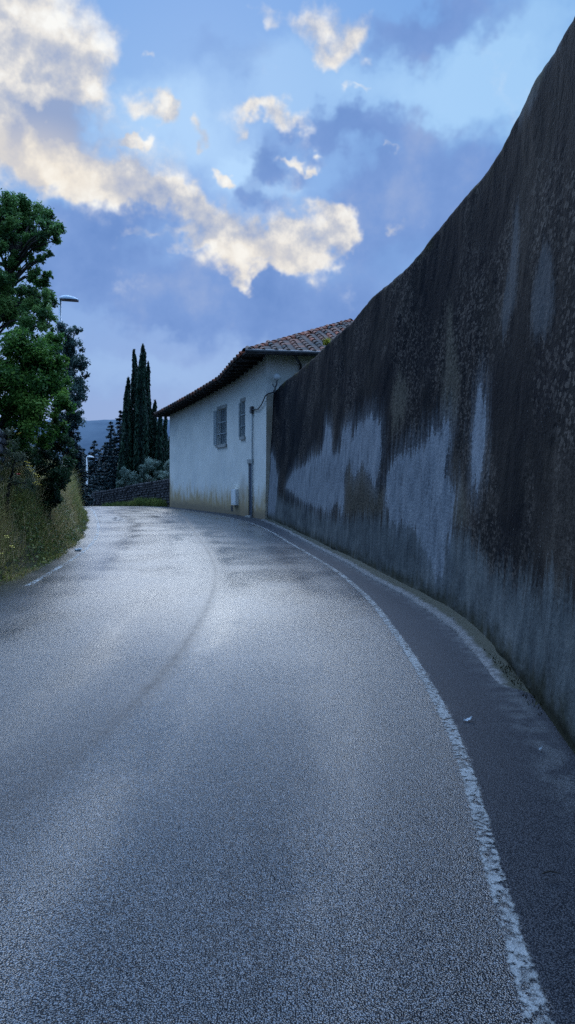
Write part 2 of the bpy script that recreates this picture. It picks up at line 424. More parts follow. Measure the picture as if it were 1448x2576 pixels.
trk = None                                        # polished wheel tracks along the lane
for c_t in (-.62, -1.75, -2.75, -3.95):
    q_ = k.step(k.math('ABSOLUTE', k.math('ADD', k.math('SUBTRACT', a_tl, c_t), k.math('MULTIPLY', k.math('SUBTRACT', n_lo, .5), .5))), .38, .0)
    trk = q_ if trk is None else k.math('ADD', trk, q_)
trk = k.math('MULTIPLY', trk, k.step(k.noise(k.vmath('MULTIPLY', co, (1.2, .25, 1)), 1, 4), .35, .6))
rough = k.math('SUBTRACT', rough, k.math('MULTIPLY', trk, .05))
bs = k.math('MULTIPLY', k.math('SUBTRACT', .48, k.math('ADD', k.math('MULTIPLY', right, .18), k.math('MULTIPLY', trk, .14))), k.step(wy_, 2.5, 13.0, 1.0, .36))
gap = k.math('MULTIPLY', k.step(k.math('ADD', grain, k.math('MULTIPLY', k.math('SUBTRACT', n_hi, .5), .5)), .38, .62), k.step(wy_, 1.8, 9.0, .95, .15))
colr = k.mix(k.math('MULTIPLY', gap, .8), colr, (.004, .005, .007, 1))
nb = k.n('ShaderNodeBump', {'Height': h, 'Strength': bs, 'Distance': .010}).outputs[0]
principled(k, out, colr, rough, nb, k.math('MULTIPLY', k.math('SUBTRACT', .46, k.math('MULTIPLY', gap, .42)), k.math('SUBTRACT', 1.0, k.math('MAXIMUM', k.math('MULTIPLY', right, .8), k.math('MAXIMUM', k.math('MULTIPLY', seamd, .75), k.math('MULTIPLY', left, .28))))), IOR=1.7)
te = (RX - xl - .12)
ro = mesh_obj('road', RV, grid_faces(len(ry), nc)[:, ::-1], m_road,
              attrs={'tl': tl.ravel(), 'seam': seam.ravel(), 'tw': tw.ravel(), 'te': te.ravel()}, smooth_shade=True)
props(ro, kind='structure')

def strip(name, y0, y1, xc_f, width, mat, dz=.004, step=.08):
    ys = np.arange(y0, y1, step); fx = np.linspace(-.5, .5, 5)
    YY, FF = np.meshgrid(ys, fx, indexing='ij')
    XX = xc_f(YY) + FF * width
    V = np.stack([XX, YY, road_z(XX, YY) + dz], -1).reshape(-1, 3)
    return props(mesh_obj(name, V, grid_faces(len(ys), 5)[:, ::-1], mat, attrs={'tq': (FF * width).ravel()}), kind='structure')

def paint_mat(name, half, wear_lo, wear_hi, col):
    m, k, out = new_mat(name)
    co = k.n('ShaderNodeTexCoord').outputs['Object']
    q = k.math('ABSOLUTE', k.attr('tq'))
    rag = k.math('MULTIPLY', k.math('SUBTRACT', k.noise(co, 30, 6, .75), .5), .06)
    rag = k.math('ADD', rag, k.math('MULTIPLY', k.math('SUBTRACT', k.noise(co, 7, 3), .5), .03))
    m1 = k.step(k.math('ADD', q, rag), half - .002, half - .016)
    sc = k.n('ShaderNodeMapping', {0: co}); sc.inputs[3].default_value = (1, .9, 1)
    wear = k.step(k.math('ADD', k.noise(sc.outputs[0], 26, 6, .72), k.math('MULTIPLY', k.math('SUBTRACT', k.noise(co, 2.2, 3), .5), .35)), wear_lo, wear_hi)
    mask = k.math('MULTIPLY', m1, wear)
    c = k.mix(k.step(k.noise(co, 16, 5), .3, .7), (col[0] * .7, col[1] * .7, col[2] * .7, 1), (*col, 1))
    p = k.n('ShaderNodeBsdfPrincipled', {'Base Color': c, 'Roughness': .5, 'Specular IOR Level': .35,
            'Normal': k.bump(k.math('ADD', k.noise(co, 120, 3), k.vor(co, 110)), .4, .004)})
    tr = k.n('ShaderNodeBsdfTransparent')
    mx = k.n('ShaderNodeMixShader', {0: mask, 1: tr.outputs[0], 2: p.outputs[0]})
    k.t.links.new(mx.outputs[0], out.inputs[0]); return m
m_paint = paint_mat('worn_white_road_paint', .044, .39, .56, (.22, .233, .238))
m_paint2 = paint_mat('very_worn_white_road_paint', .05, .45, .60, (.5, .51, .5))
strip('road_marking', -11, 42, lambda y: XLINE(y), .2, m_paint)
strip('road_marking', 11, 43, lambda y: XLEFT(y) + .30, .24, m_paint2, step=.15)

# patched asphalt on the far left
m_patch, k, out = new_mat('cracked_patch_asphalt')
co = k.n('ShaderNodeTexCoord').outputs['Object']
cr = k.step(k.vor(k.vmath('ADD', co, k.scale(k.n('ShaderNodeTexNoise', {'Vector': co, 'Scale': 2.0}).outputs[1], .5)), 1.1, 'DISTANCE_TO_EDGE'), .06, .01)
c = k.mix(k.step(k.noise(co, 3, 5), .35, .65), (.02, .022, .028, 1), (.06, .062, .07, 1))
c = k.mix(cr, c, (.006, .006, .008, 1))
principled(k, out, c, k.math('ADD', .45, k.math('MULTIPLY', cr, .4)), k.bump(k.noise(co, 60, 4), .6, .01), .5)
def quad_sheet(name, corners, mat, n=14, dz=.004):
    c = np.array(corners, float); s = np.linspace(0, 1, n); A_, B_ = np.meshgrid(s, s, indexing='ij')
    XY = ((1 - A_) * (1 - B_))[..., None] * c[0] + (A_ * (1 - B_))[..., None] * c[1] + (A_ * B_)[..., None] * c[2] + ((1 - A_) * B_)[..., None] * c[3]
    XY[..., 0] += .07 * vnoise(XY[..., 0] * 2, XY[..., 1] * 2, 21)
    V = np.concatenate([XY, road_z(XY[..., 0], XY[..., 1])[..., None] + dz], -1).reshape(-1, 3)
    return props(mesh_obj(name, V, grid_faces(n, n), mat), kind='structure')
def gp(x, y):
    d = EYE * FOC / (y - YH); return ((x - XC) / FOC * d, d)
quad_sheet('road_patch', [gp(243, 1315), gp(322, 1311), gp(300, 1299), gp(240, 1300)], m_patch)

# ------------------------------------------------------------------ garden wall
WY = np.concatenate([np.arange(-11.9, 12, .032), np.arange(12, 28.19, .055), [28.2]])
WX = XWALL(WY)
dX = np.gradient(WX, WY); NL = np.hypot(dX, 1)
WNX, WNY = 1 / NL, -dX / NL                       # pointing away from the road (right)
WU = np.concatenate([[0], np.cumsum(np.hypot(np.diff(WX), np.diff(WY)))])
BAT = .06
SIL = [(1600, -330), (1447, 20), (1400, 90), (1340, 190), (1310, 245), (1280, 310), (1250, 380), (1200, 450), (1165, 488), (1130, 525), (1085, 578), (1060, 620), (1030, 660),
       (1000, 690), (935, 740), (890, 800), (845, 843), (800, 885), (755, 925), (715, 958), (688, 985)]
def wall_hit(xd, off):
    r = (xd - XC) / FOC; f = (WX + WNX * off) / np.where(np.abs(WY + WNY * off) < .1, .1, WY + WNY * off) - r
    ok = (WY > 2.0)
    idx = np.where(ok[:-1] & (f[:-1] * f[1:] <= 0))[0]
    i = idx[0] if len(idx) else (len(WY) - 2 if r < 0 else np.argmin(np.abs(WY - 3)))
    t = f[i] / (f[i] - f[i + 1] + 1e-12); t = min(max(t, 0), 1)
    return WU[i] + t * (WU[i + 1] - WU[i]), WY[i] + t * (WY[i + 1] - WY[i]) + (WNY[i] * off)
tu, tz = [], []
for x, y in SIL[1:]:
    u, d = wall_hit(x, .28); tu.append(u); tz.append(EYE + (YH - y) / FOC * d)
o_ = np.argsort(tu); tu = np.array(tu)[o_]; tz = np.array(tz)[o_]
TOP = np.interp(WU, tu, tz)
TOP = np.convolve(np.pad(TOP, 12, mode='edge'), np.ones(25) / 25, 'valid')
TOP += .012 * vnoise(WU * 2.3, WU * 0, 2) + .006 * vnoise(WU * 9, WU * 0, 6)
TOP[WU < 6] = np.maximum(TOP[WU < 6], TOP[WU < 6])
nv = 118; TH = .42
prof = []                                          # (mode, value)
VV = []; UA = []; ZA = []; OA = []
vf = np.linspace(0, 1, nv)
zb = ZR(WY) - .12
rr = .10
for f_ in vf:                                       # front face
    z = zb + (TOP - rr - zb) * f_; off = BAT * (z - zb)
    VV.append((off, z))
for w_ in np.linspace(.12, 1, 8):                   # rounded top
    a = w_ * math.pi / 2; VV.append((BAT * (TOP - rr - zb) + rr * (1 - math.cos(a)), TOP - rr + rr * math.sin(a)))
VV.append((BAT * (TOP - rr - zb) + TH - rr * .4, TOP - .01)); VV.append((BAT * (TOP - rr - zb) + TH, TOP - .08)); VV.append((BAT * (TOP - zb) + TH, zb))
rows = len(VV)
OFF = np.stack([v[0] + 0 * WY for v in VV]); ZZ = np.stack([v[1] + 0 * WY for v in VV])
UU = np.tile(WU, (rows, 1))
rel = .022 * vnoise(UU * .7, ZZ * .6, 11) + .012 * vnoise(UU * 2.1, ZZ * 1.5, 12) + .006 * vnoise(UU * 6, ZZ * 4, 13) + .003 * vnoise(UU * 14, ZZ * 9, 14)
OFFr = OFF - rel * (ZZ > .05)
WVx = WX[None] + WNX[None] * OFFr; WVy = WY[None] + WNY[None] * OFFr
WV = np.stack([WVx, WVy, ZZ], -1).reshape(-1, 3)
def wpoly(pts):
    r = []
    for x, y in pts:
        off = .12
        for _ in range(4):
            u, d = wall_hit(x, off); z = EYE + (YH - y) / FOC * d; off = BAT * max(z + .12, 0)
        r.append((u, z))
    return r
PLAST = [
 [(735, 1190), (760, 1175), (790, 1150), (812, 1140), (820, 1065), (832, 1080), (838, 1140), (858, 1150), (862, 1085), (885, 1065), (884, 1120), (900, 1070), (925, 1058), (938, 1048), (960, 1068),
  (962, 1140), (946, 1222), (935, 1200), (915, 1160), (895, 1198), (880, 1152), (868, 1190), (862, 1288), (850, 1260), (830, 1285), (800, 1275), (770, 1262), (740, 1240), (720, 1225)],
 [(973, 1210), (990, 1165), (1025, 1138), (1060, 1142), (1078, 1105), (1100, 1085), (1108, 1095), (1126, 1062), (1131, 1100), (1118, 1185), (1142, 1250), (1132, 1330), (1112, 1440), (1092, 1425),
  (1060, 1350), (1020, 1312), (990, 1312), (975, 1280)],
 [(1205, 980), (1215, 1010), (1217, 1080), (1210, 1190), (1200, 1225), (1189, 1195), (1191, 1080), (1198, 1030)],
 [(667, 1290), (666, 1180), (672, 1140), (690, 1145), (700, 1200), (695, 1250), (690, 1290)]]
DIM = [[(1378, 600), (1392, 650), (1398, 720), (1396, 780), (1386, 820), (1370, 850), (1350, 858), (1338, 810), (1342, 740), (1356, 670)],
       [(1298, 500), (1305, 540), (1310, 640), (1300, 760), (1262, 860), (1258, 780), (1280, 650), (1288, 550)],
       [(1445, 40), (1420, 95), (1372, 190), (1340, 270), (1300, 320), (1318, 240), (1350, 175), (1400, 90)]]
OCH = [[(868, 1195), (882, 1160), (897, 1200), (915, 1165), (934, 1204), (947, 1228), (972, 1232), (974, 1290), (930, 1304), (890, 1302), (863, 1292)],
       [(1132, 1255), (1165, 1205), (1176, 1310), (1150, 1332), (1132, 1325)],
       [(985, 1010), (990, 980), (1010, 940), (1030, 980), (1020, 1050), (990, 1090)],
       [(1130, 760), (1150, 840), (1160, 960), (1145, 1060), (1115, 1080), (1120, 940)]]
fu, fz = UU.ravel(), ZZ.ravel()
def fam(lst):
    s = np.full(fu.shape, -9.0)
    for p in lst: s = np.maximum(s, poly_sd(fu, fz, wpoly(p)))
    return s
a_pl, a_dm, a_oc = fam(PLAST), fam(DIM), fam(OCH)
bl = wpoly([(667, 1232), (730, 1265), (800, 1290), (870, 1300), (970, 1295), (1060, 1310), (1130, 1325), (1180, 1345), (1230, 1400), (1280, 1450), (1350, 1462), (1400, 1472), (1447, 1490)])
bl.sort(); a_bd = np.interp(fu, [b[0] for b in bl], [b[1] for b in bl]) - fz
fu0 = WU[-1]
m_wall, k, out = new_mat('weathered_black_render')
uv = k.attr('wuv', 'Vector')
def stretch(sx, sy): return k.vmath('MULTIPLY', uv, (sx, sy, 1))
st1 = k.noise(stretch(1.5, .45), 1, 6, .62, .8)       # long run-off streaks
st2 = k.noise(stretch(4.5, 1.5), 1, 7, .7, .6)
blot = k.noise(stretch(.6, 1.05), 1, 7, .66, .3); grit = k.noise(stretch(14, 28), 1, 6, .7)
jag = k.math('ADD', k.math('MULTIPLY', k.math('SUBTRACT', k.noise(stretch(7, .75), 1, 7, .72), .5), .95), k.math('MULTIPLY', k.math('SUBTRACT', grit, .5), .35))
stL = k.noise(stretch(.8, .25), 1, 6, .65, .5)
zc = k.n('ShaderNodeSeparateXYZ', {0: uv}).outputs[1]
t = k.math('ADD', k.math('MULTIPLY', blot, .55), k.math('ADD', k.math('MULTIPLY', stL, .25), k.math('ADD', k.math('MULTIPLY', st1, .16), k.math('MULTIPLY', st2, .10))))
t = k.math('SUBTRACT', t, k.step(zc, 1.0, 4.2, -.05, .085, False))
dark = k.ramp(t, [(.43, (.002, .003, .006, 1)), (.51, (.0045, .0052, .0070, 1)), (.57, (.0100, .0096, .0098, 1)), (.63, (.027, .0225, .0195, 1)), (.72, (.066, .055, .045, 1))])
pit = k.math('MULTIPLY', k.noise(stretch(36, 72), 1, 4, .7), 2.0)
dark = k.mix(1.0, dark, k.n('ShaderNodeCombineXYZ', {0: k.math('POWER', pit, 2.2), 1: k.math('POWER', pit, 2.2), 2: k.math('POWER', pit, 2.2)}).outputs[0], 'MULTIPLY')
fle = k.step(k.vor(stretch(20, 15), 1), .12, .04)
fle = k.math('MULTIPLY', fle, k.step(k.noise(uv, 1.7, 3), .47, .62))
dark = k.mix(k.math('MULTIPLY', fle, .8), dark, (.26, .25, .24, 1))
peb = k.vor(stretch(22, 38), 1, 'F1', 1); pebv = k.n('ShaderNodeSeparateColor', {0: peb}).outputs[1]
pm = k.math('MULTIPLY', k.step(pebv, .55, .95), k.step(k.noise(stretch(.6, .5), 1, 3), .45, .6))
dark = k.mix(k.math('MULTIPLY', pm, .6), dark, (.12, .098, .082, 1))
plc = k.ramp(k.math('ADD', k.math('MULTIPLY', st2, .6), k.math('MULTIPLY', grit, .4)), [(.36, (.10, .11, .125, 1)), (.5, (.18, .195, .215, 1)), (.64, (.26, .27, .285, 1))])
pmask = k.math('MAXIMUM', k.step(k.math('ADD', k.attr('plaster'), jag), -.10, .02), k.math('MULTIPLY', k.step(k.math('ADD', k.attr('plaster'), k.math('MULTIPLY', jag, 1.6)), -.45, .15), .42))
pmask = k.math('MULTIPLY', pmask, k.step(k.math('ADD', k.math('MULTIPLY', st2, .6), k.math('MULTIPLY', grit, .5)), .34, .52, .6, 1.0))
omask = k.math('MULTIPLY', k.step(k.math('ADD', k.attr('ochre'), jag), -.12, .14), k.step(grit, .3, .62))
dmask = k.step(k.math('ADD', k.attr('dim'), k.math('MULTIPLY', jag, .6)), -.06, .1)
bmask = k.step(k.math('ADD', k.attr('band'), k.math('MULTIPLY', jag, 1.3)), -.16, .22)
c = k.mix(k.math('MULTIPLY', omask, .75), dark, (.11, .095, .07, 1))
c = k.mix(k.math('MULTIPLY', dmask, .6), c, (.085, .09, .095, 1))
bandc_ = 0
bandc = k.ramp(k.math('ADD', k.math('MULTIPLY', st2, .5), k.math('MULTIPLY', blot, .5)), [(.34, (.036, .042, .046, 1)), (.5, (.088, .098, .100, 1)), (.66, (.17, .177, .172, 1))])
c = k.mix(k.math('MULTIPLY', bmask, .92), c, bandc)
c = k.mix(k.math('MULTIPLY', pmask, .93), c, plc)
moss = k.step(k.math('ADD', zc, k.math('MULTIPLY', k.math('SUBTRACT', k.noise(uv, 5, 5), .5), .5)), .32, .02)
c = k.mix(k.math('MULTIPLY', moss, .85), c, (.022, .022, .010, 1))
mtop = k.math('MULTIPLY', k.step(k.attr('crest'), .30, .0), k.step(k.noise(uv, 1.1, 4), .5, .64))
c = k.mix(k.math('MULTIPLY', mtop, .5), c, (.06, .055, .014, 1))
hh = k.math('ADD', k.math('MULTIPLY', grit, .8), k.math('ADD', k.math('MULTIPLY', k.vor(stretch(30, 24), 1), .5), k.math('MULTIPLY', pmask, -.15)))
nb = k.bump(hh, .6, .014)
principled(k, out, c, .92, nb, .06)
gw = thing('garden_wall', (WX[-1], WY[-1], 0), 'tall curving garden wall of black-stained render with grey plaster patches along the right of the road', 'wall')
gwm = mesh_obj('wall_body', WV, grid_faces(rows, len(WY))[:, ::-1], m_wall, gw,
         attrs={'wuv': np.stack([fu, fz, 0 * fu], -1), 'plaster': a_pl, 'dim': a_dm, 'ochre': a_oc, 'band': a_bd, 'crest': (TOP[None] - ZZ).ravel()}, smooth_shade=True)
# plain edge strip where the wall meets the house
m_tan = simple_mat('tan_plaster', (.34, .29, .22), (.44, .40, .33), 2.0, .9, .4, 25)
e = MB(); zt = TOP[-1]; ox = np.array([WNX[-1], WNY[-1]])
b0 = np.array([WX[-1], WY[-1]]); t0 = b0 + ox * (BAT * (zt + .12))
yv = np.array([0, .03])
pts2 = [(b0[0], b0[1] + .004, -.1), (t0[0] + .02, t0[1] + .004, zt - .05), (t0[0] + .30, t0[1] + .004, zt - .02), (b0[0] + .3, b0[1] + .004, -.1)]
back = [(p[0], p[1] + .05, p[2]) for p in pts2]
# slim wedge on the road side of the wall end
pw = [(b0[0] - .03, b0[1] - .05, -.1), (b0[0] + .02, b0[1] - .05, -.1), (t0[0] + .0, t0[1] - .05, zt - .10), (b0[0] - .02 + .05, b0[1] - .05, zt - .10)]
pb = [(p[0], p[1] + .045, p[2]) for p in pw]
e.add(pw + pb, [(0, 1, 2, 3), (7, 6, 5, 4), (0, 4, 5, 1), (1, 5, 6, 2), (2, 6, 7, 3), (3, 7, 4, 0)])
e.build('edge_strip', m_tan, gw)['label'] = 'tan plaster edge strip at the far end of the wall'

# kerb
m_kerb, k, out = new_mat('mossy_concrete')
uvk = k.attr('kq', 'Vector'); co = k.n('ShaderNodeTexCoord').outputs['Object']
kx = k.n('ShaderNodeSeparateXYZ', {0: uvk}).outputs[0]
kc = k.mix(k.step(k.noise(co, 22, 7, .7), .35, .65), (.045, .048, .052, 1), (.14, .14, .142, 1))
mk = k.step(k.math('ADD', kx, k.math('MULTIPLY', k.math('SUBTRACT', k.noise(co, 6, 4), .5), .16)), .09, .17)
kc = k.mix(mk, (.018, .022, .012, 1), kc)
principled(k, out, kc, .8, k.bump(k.noise(co, 40, 6), .8, .015), .35)
ky = np.arange(-11.8, 28.15, .06); kp = np.array([-.02, .06, .12, .17, .205, .22, .225])
kz = np.array([.07, .055, .045, .04, .03, .012, -.03])
KY, KP = np.meshgrid(ky, kp, indexing='ij'); KZ0 = np.tile(kz, (len(ky), 1))
kxw = XWALL(KY); kdx = np.interp(KY, WY, dX); kn = np.hypot(kdx, 1)
KPn = KP * .85 * (1 + .12 * vnoise(KY * .9, KP * 0, 31) + .04 * vnoise(KY * 3.5, KP * 0, 32))
KX = kxw - KPn / kn; KYY = KY + KPn * kdx / kn
kf = smooth(4.2, 7.5, KY)
KZ = road_z(KX, KYY) + KZ0 * kf - .03 * (1 - kf) + .006 * vnoise(KY * 2.2, KP * 7, 33) * (KP < .21)
KV = np.stack([KX, KYY, KZ], -1).reshape(-1, 3)
props(mesh_obj('kerb', KV, grid_faces(len(ky), len(kp)), m_kerb, attrs={'kq': np.stack([KP, KY, 0 * KP], -1).reshape(-1, 3)}, smooth_shade=True), kind='structure')

# ------------------------------------------------------------------ house
FA = np.array(FA); SEG = np.hypot(*np.diff(FA, axis=0).T); FU = np.concatenate([[0], np.cumsum(SEG)])
def fp(u): return np.array([np.interp(u, FU, FA[:, 0]), np.interp(u, FU, FA[:, 1])])
def fn(u):
    a, b = fp(max(u - 1.2, 0)), fp(min(u + 1.2, FU[-1])); d = (b - a) / np.linalg.norm(b - a); return np.array([-d[1], d[0]])  # outward, to the road
def fdir(u):
    a, b = fp(max(u - 1.2, 0)), fp(min(u + 1.2, FU[-1])); return (b - a) / np.linalg.norm(b - a)
def fhit(xd):
    us = np.linspace(0, FU[-1], 3000); xs = np.interp(us, FU, FA[:, 0]); ys = np.interp(us, FU, FA[:, 1])
    i = np.argmin(np.abs(xs / ys - (xd - XC) / FOC)); return us[i], ys[i]
def fz_(xd, y):
    u, d = fhit(xd); return EYE + (YH - y) / FOC * d
EAVE = np.array([(-1.45, 27.15, 6.0), (-1.98, 28.8, 5.85), (-2.77, 31.8, 5.62), (-4.28, 35.5, 5.38), (-5.9, 39.4, 5.17), (-7.45, 43.1, 5.0)])
def eave_z(u): return float(np.interp(u, [0, 1.2, 4.1, 8.1, 12, FU[-1]], [5.97, 5.86, 5.63, 5.38, 5.17, 5.02]))
m_plaster, k, out = new_mat('pale_lime_plaster')
uv = k.attr('wuv', 'Vector'); sp = k.n('ShaderNodeSeparateXYZ', {0: uv}); zz = sp.outputs[1]
c = k.mix(k.step(k.noise(uv, .7, 5), .3, .7), (.62, .61, .56, 1), (.72, .70, .64, 1))
strk = k.noise(k.vmath('MULTIPLY', uv, (3.0, .35, 1)), 1, 5)
c = k.mix(k.math('MULTIPLY', k.step(strk, .5, .75), .35), c, (.44, .48, .50, 1))
oc = k.step(k.math('ADD', k.math('MULTIPLY', zz, .85), k.math('ADD', k.math('MULTIPLY', k.math('SUBTRACT', strk, .5), 1.5), k.math('MULTIPLY', k.math('SUBTRACT', k.noise(uv, 2.5, 4), .5), .5))), 1.15, .25)
c = k.mix(k.math('MULTIPLY', oc, .92), c, (.36, .26, .13, 1))
lo = k.step(k.math('ADD', zz, k.math('MULTIPLY', k.math('SUBTRACT', k.noise(uv, 4, 4), .5), .5)), .5, .05)
c = k.mix(k.math('MULTIPLY', lo, .7), c, (.16, .13, .10, 1))
stn = k.math('MULTIPLY', k.step(k.math('ABSOLUTE', k.math('SUBTRACT', sp.outputs[0], 3.1)), .75, .05), k.step(zz, 2.0, .9))
c = k.mix(k.math('MULTIPLY', stn, .55), c, (.30, .22, .13, 1))
endst = k.math('MULTIPLY', k.step(sp.outputs[0], FU[-1] - .55, FU[-1] - .05), k.step(zz, 2.1, .9))
c = k.mix(k.math('MULTIPLY', endst, .7), c, (.36, .27, .15, 1))
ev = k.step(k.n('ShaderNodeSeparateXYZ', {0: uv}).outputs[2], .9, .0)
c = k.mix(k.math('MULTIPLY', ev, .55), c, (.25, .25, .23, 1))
principled(k, out, c, .9, k.bump(k.noise(uv, 22, 5), .35, .015), .2)
house = thing('house', (2.0, 34.0, 0), 'pale plastered two-storey house with terracotta tiled hip roof where the road bends', 'house')
m_trim = simple_mat('grey_stone_trim', (.22, .22, .21), (.33, .33, .31), 3)
m_woodgrey = simple_mat('weathered_grey_shutter_paint', (.20, .24, .25), (.30, .34, .35), 6, .7, .3, 40)
m_door = simple_mat('blue_grey_door_paint', (.022, .035, .06), (.035, .05, .08), 5, .5, .2, 50)
m_iron = simple_mat('grey_painted_iron', (.22, .26, .28), (.32, .36, .37), 10, .5, .2, 60)
m_dark = simple_mat('dark_metal', (.02, .022, .026), (.045, .046, .05), 8, .45, .3, 60, spec=.5)
m_eave = simple_mat('dark_old_timber', (.018, .016, .016), (.040, .032, .028), 5, .85, .5, 30)
m_white = simple_mat('white_enamel', (.62, .64, .64), (.72, .73, .72), 3, .45, .1, 40)
m_glass, k, out = new_mat('window_glass')
co = k.n('ShaderNodeTexCoord').outputs['Object']
principled(k, out, k.mix(k.noise(co, 1.5, 2), (.03, .045, .06, 1), (.09, .12, .15, 1)), .12, k.bump(k.noise(co, 2, 2), .05, .02), .6)

def opening(x0, x1, y0, y1):
    u0, _ = fhit(x1); u1, _ = fhit(x0)                     # nearer edge has larger x
    xm = (x0 + x1) / 2
    return [u0, u1, fz_(xm, y1), fz_(xm, y0)]              # u0,u1,z0,z1
W1 = opening(548, 571, 1028, 1118); W2 = opening(607.5, 617.5, 1010, 1098); DR = opening(625.5, 636, 1166, 1305); DR[2] = -.3
OPN = [(W1, .20), (W2, .20), (DR, .06)]
ub = sorted(set([round(v, 4) for v in np.arange(0, FU[-1], .6).tolist() + [FU[-1]] + [o[0][j] for o in OPN for j in (0, 1)]]))
zbk = sorted(set([-.6, .3, 1.0, 1.8] + [round(o[0][j], 4) for o in OPN for j in (2, 3) if o[0][j] > -.6] + [4.95]))
Vh, Fh, Uh = [], [], []
def hv(p, uvw): Vh.append(tuple(p)); Uh.append(uvw); return len(Vh) - 1
def fpt(u, z, off=0):
    p = fp(u) + fn(u) * off; return (p[0], p[1], z)
for i in range(len(ub) - 1):
    ua, ubb = ub[i], ub[i + 1]
    zs = zbk + ['top']
    for j in range(len(zs) - 1):
        za = zs[j]; zc_ = zs[j + 1]; um = (ua + ubb) / 2
        if zc_ == 'top': z1a, z1b = eave_z(ua) + .12, eave_z(ubb) + .12
        else: z1a = z1b = zc_
        if zc_ != 'top' and any(o[0][0] - 1e-3 < um < o[0][1] + 1e-3 and o[0][2] - 1e-3 < (za + zc_) / 2 < o[0][3] + 1e-3 for o in OPN): continue
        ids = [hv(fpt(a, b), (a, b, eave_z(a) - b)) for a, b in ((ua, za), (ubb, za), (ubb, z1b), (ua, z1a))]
        Fh.append(tuple(ids[::-1]))
for (u0, u1, z0, z1), dep in OPN:                           # reveals
    c4 = [(u0, z0), (u1, z0), (u1, z1), (u0, z1)]
    for a in range(4):
        p, q = c4[a], c4[(a + 1) % 4]
        ids = [hv(fpt(p[0], p[1]), (p[0], p[1], 2)), hv(fpt(q[0], q[1]), (q[0], q[1], 2)), hv(fpt(q[0], q[1], -dep), (q[0], q[1], 2)), hv(fpt(p[0], p[1], -dep), (p[0], p[1], 2))]
        Fh.append(tuple(ids))
Cn = np.array([9.4, 30.25]); Bf = np.array([3.0, 47.5]); A0 = FA[0]; B0 = FA[-1]
for P_, Q_, za, zb_ in ((A0, Cn, 6.09, 6.09), (Cn, Bf, 6.05, 5.6), (Bf, B0, 5.6, 5.1)):
    n_ = 8
    for i in range(n_):
        p = P_ + (Q_ - P_) * i / n_; q = P_ + (Q_ - P_) * (i + 1) / n_
        zt0 = za + (zb_ - za) * i / n_; zt1 = za + (zb_ - za) * (i + 1) / n_
        L0 = np.linalg.norm(Q_ - P_) * i / n_; L1 = np.linalg.norm(Q_ - P_) * (i + 1) / n_
        for zl, zh0, zh1 in ((-.6, 2.5, 2.5), (2.5, zt0, zt1)):
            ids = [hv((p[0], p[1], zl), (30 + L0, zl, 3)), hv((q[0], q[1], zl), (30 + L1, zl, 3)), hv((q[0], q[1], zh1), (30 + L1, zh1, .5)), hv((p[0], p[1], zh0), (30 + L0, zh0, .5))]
            Fh.append(tuple(ids))
mesh_obj('wall', Vh, Fh, m_plaster, house, attrs={'wuv': np.array(Uh)})

def fbox(mb, u0, u1, z0, z1, o0, o1, tint=.5):
    """box on the house front: along u, height z, offsets from the wall face (out +)"""
    um = (u0 + u1) / 2; p = fp(um); n_ = fn(um); d_ = fdir(um)
    c_ = np.array([*(p + n_ * (o0 + o1) / 2), (z0 + z1) / 2])
    mb.box(c_, np.array([*(d_ * (u1 - u0) / 2), 0]), np.array([*(n_ * (o1 - o0) / 2), 0]), (0, 0, (z1 - z0) / 2), tint)

def window(W, lab, bars_proj):
    u0, u1, z0, z1 = W
    f = MB(); wd = .055
    for a, b, c_, d_ in ((u0 + .003, u0 + wd, z0 + .004, z1 - .004), (u1 - wd, u1 - .003, z0 + .004, z1 - .004), (u0 + wd, u1 - wd, z0 + .004, z0 + wd), (u0 + wd, u1 - wd, z1 - wd, z1 - .004),
                         ((u0 + u1) / 2 - .03, (u0 + u1) / 2 + .03, z0 + wd, z1 - wd)):
        fbox(f, a, b, c_, d_, -.195, -.14)
    wo = f.build('window', m_woodgrey, house); wo['label'] = lab
    g = MB(); fbox(g, u0 + .01, u1 - .01, z0 + .01, z1 - .01, -.20, -.175); g.build('pane', m_glass, wo)
    s_ = MB(); fbox(s_, u0 - .06, u1 + .06, z0 - .13, z0 - .002, -.02, .07); s_.build('sill', m_trim, wo)
    l_ = MB(); fbox(l_, u0 - .05, u1 + .08, z1 + .003, z1 + .14, -.02, .02); l_.build('lintel', m_trim, wo)
    b_ = MB(); H_ = z1 - z0
    for fz0 in (.30, .62): fbox(b_, u0 - .03, u1 + .16, z0 + H_ * fz0 - .016, z0 + H_ * fz0 + .016, bars_proj - .03, bars_proj)
    nb_ = 4
    for i in range(nb_ + 1):
        uu = u0 + (u1 - u0) * (i + .5) / (nb_ + 1); fbox(b_, uu - .010, uu + .010, z0 + .03, z1 - .05, bars_proj - .062, bars_proj - .031)
    b_.build('window_bars', m_iron, wo)
    sh = MB(); us, ue = u1 + .02, u1 + .02 + (u1 - u0) * .34
    fbox(sh, us, ue, z0 - .0, z1 - .02, .012, .05)
    for i in range(18):
        zz_ = z0 + .08 + (H_ - .16) * i / 17.5; fbox(sh, us + .05, ue - .05, zz_, zz_ + .035, .05, .062)
    sh.build('shutter', m_woodgrey, wo)
window(W1, 'wider far window with grey shutter and iron bars', .03)
window(W2, 'narrow near window with iron bars', .03)
d = MB(); u0, u1, z0, z1 = DR
fbox(d, u0 + .004, u1 - .004, -.28, z1 - .004, -.06, -.035)
for i in range(3): fbox(d, u0 + .1, u1 - .1, .15 + i * .68, .70 + i * .68, -.035, -.022)
do = d.build('door', m_door, house)
h_ = MB(); fbox(h_, u0 + .08, u0 + .11, .95, 1.1, -.036, .0); h_.build('handle', m_dark, do)
l_ = MB(); fbox(l_, u0 - .1, u1 + .1, z1 + .003, z1 + .17, -.03, .025); l_.build('lintel', m_trim, do)
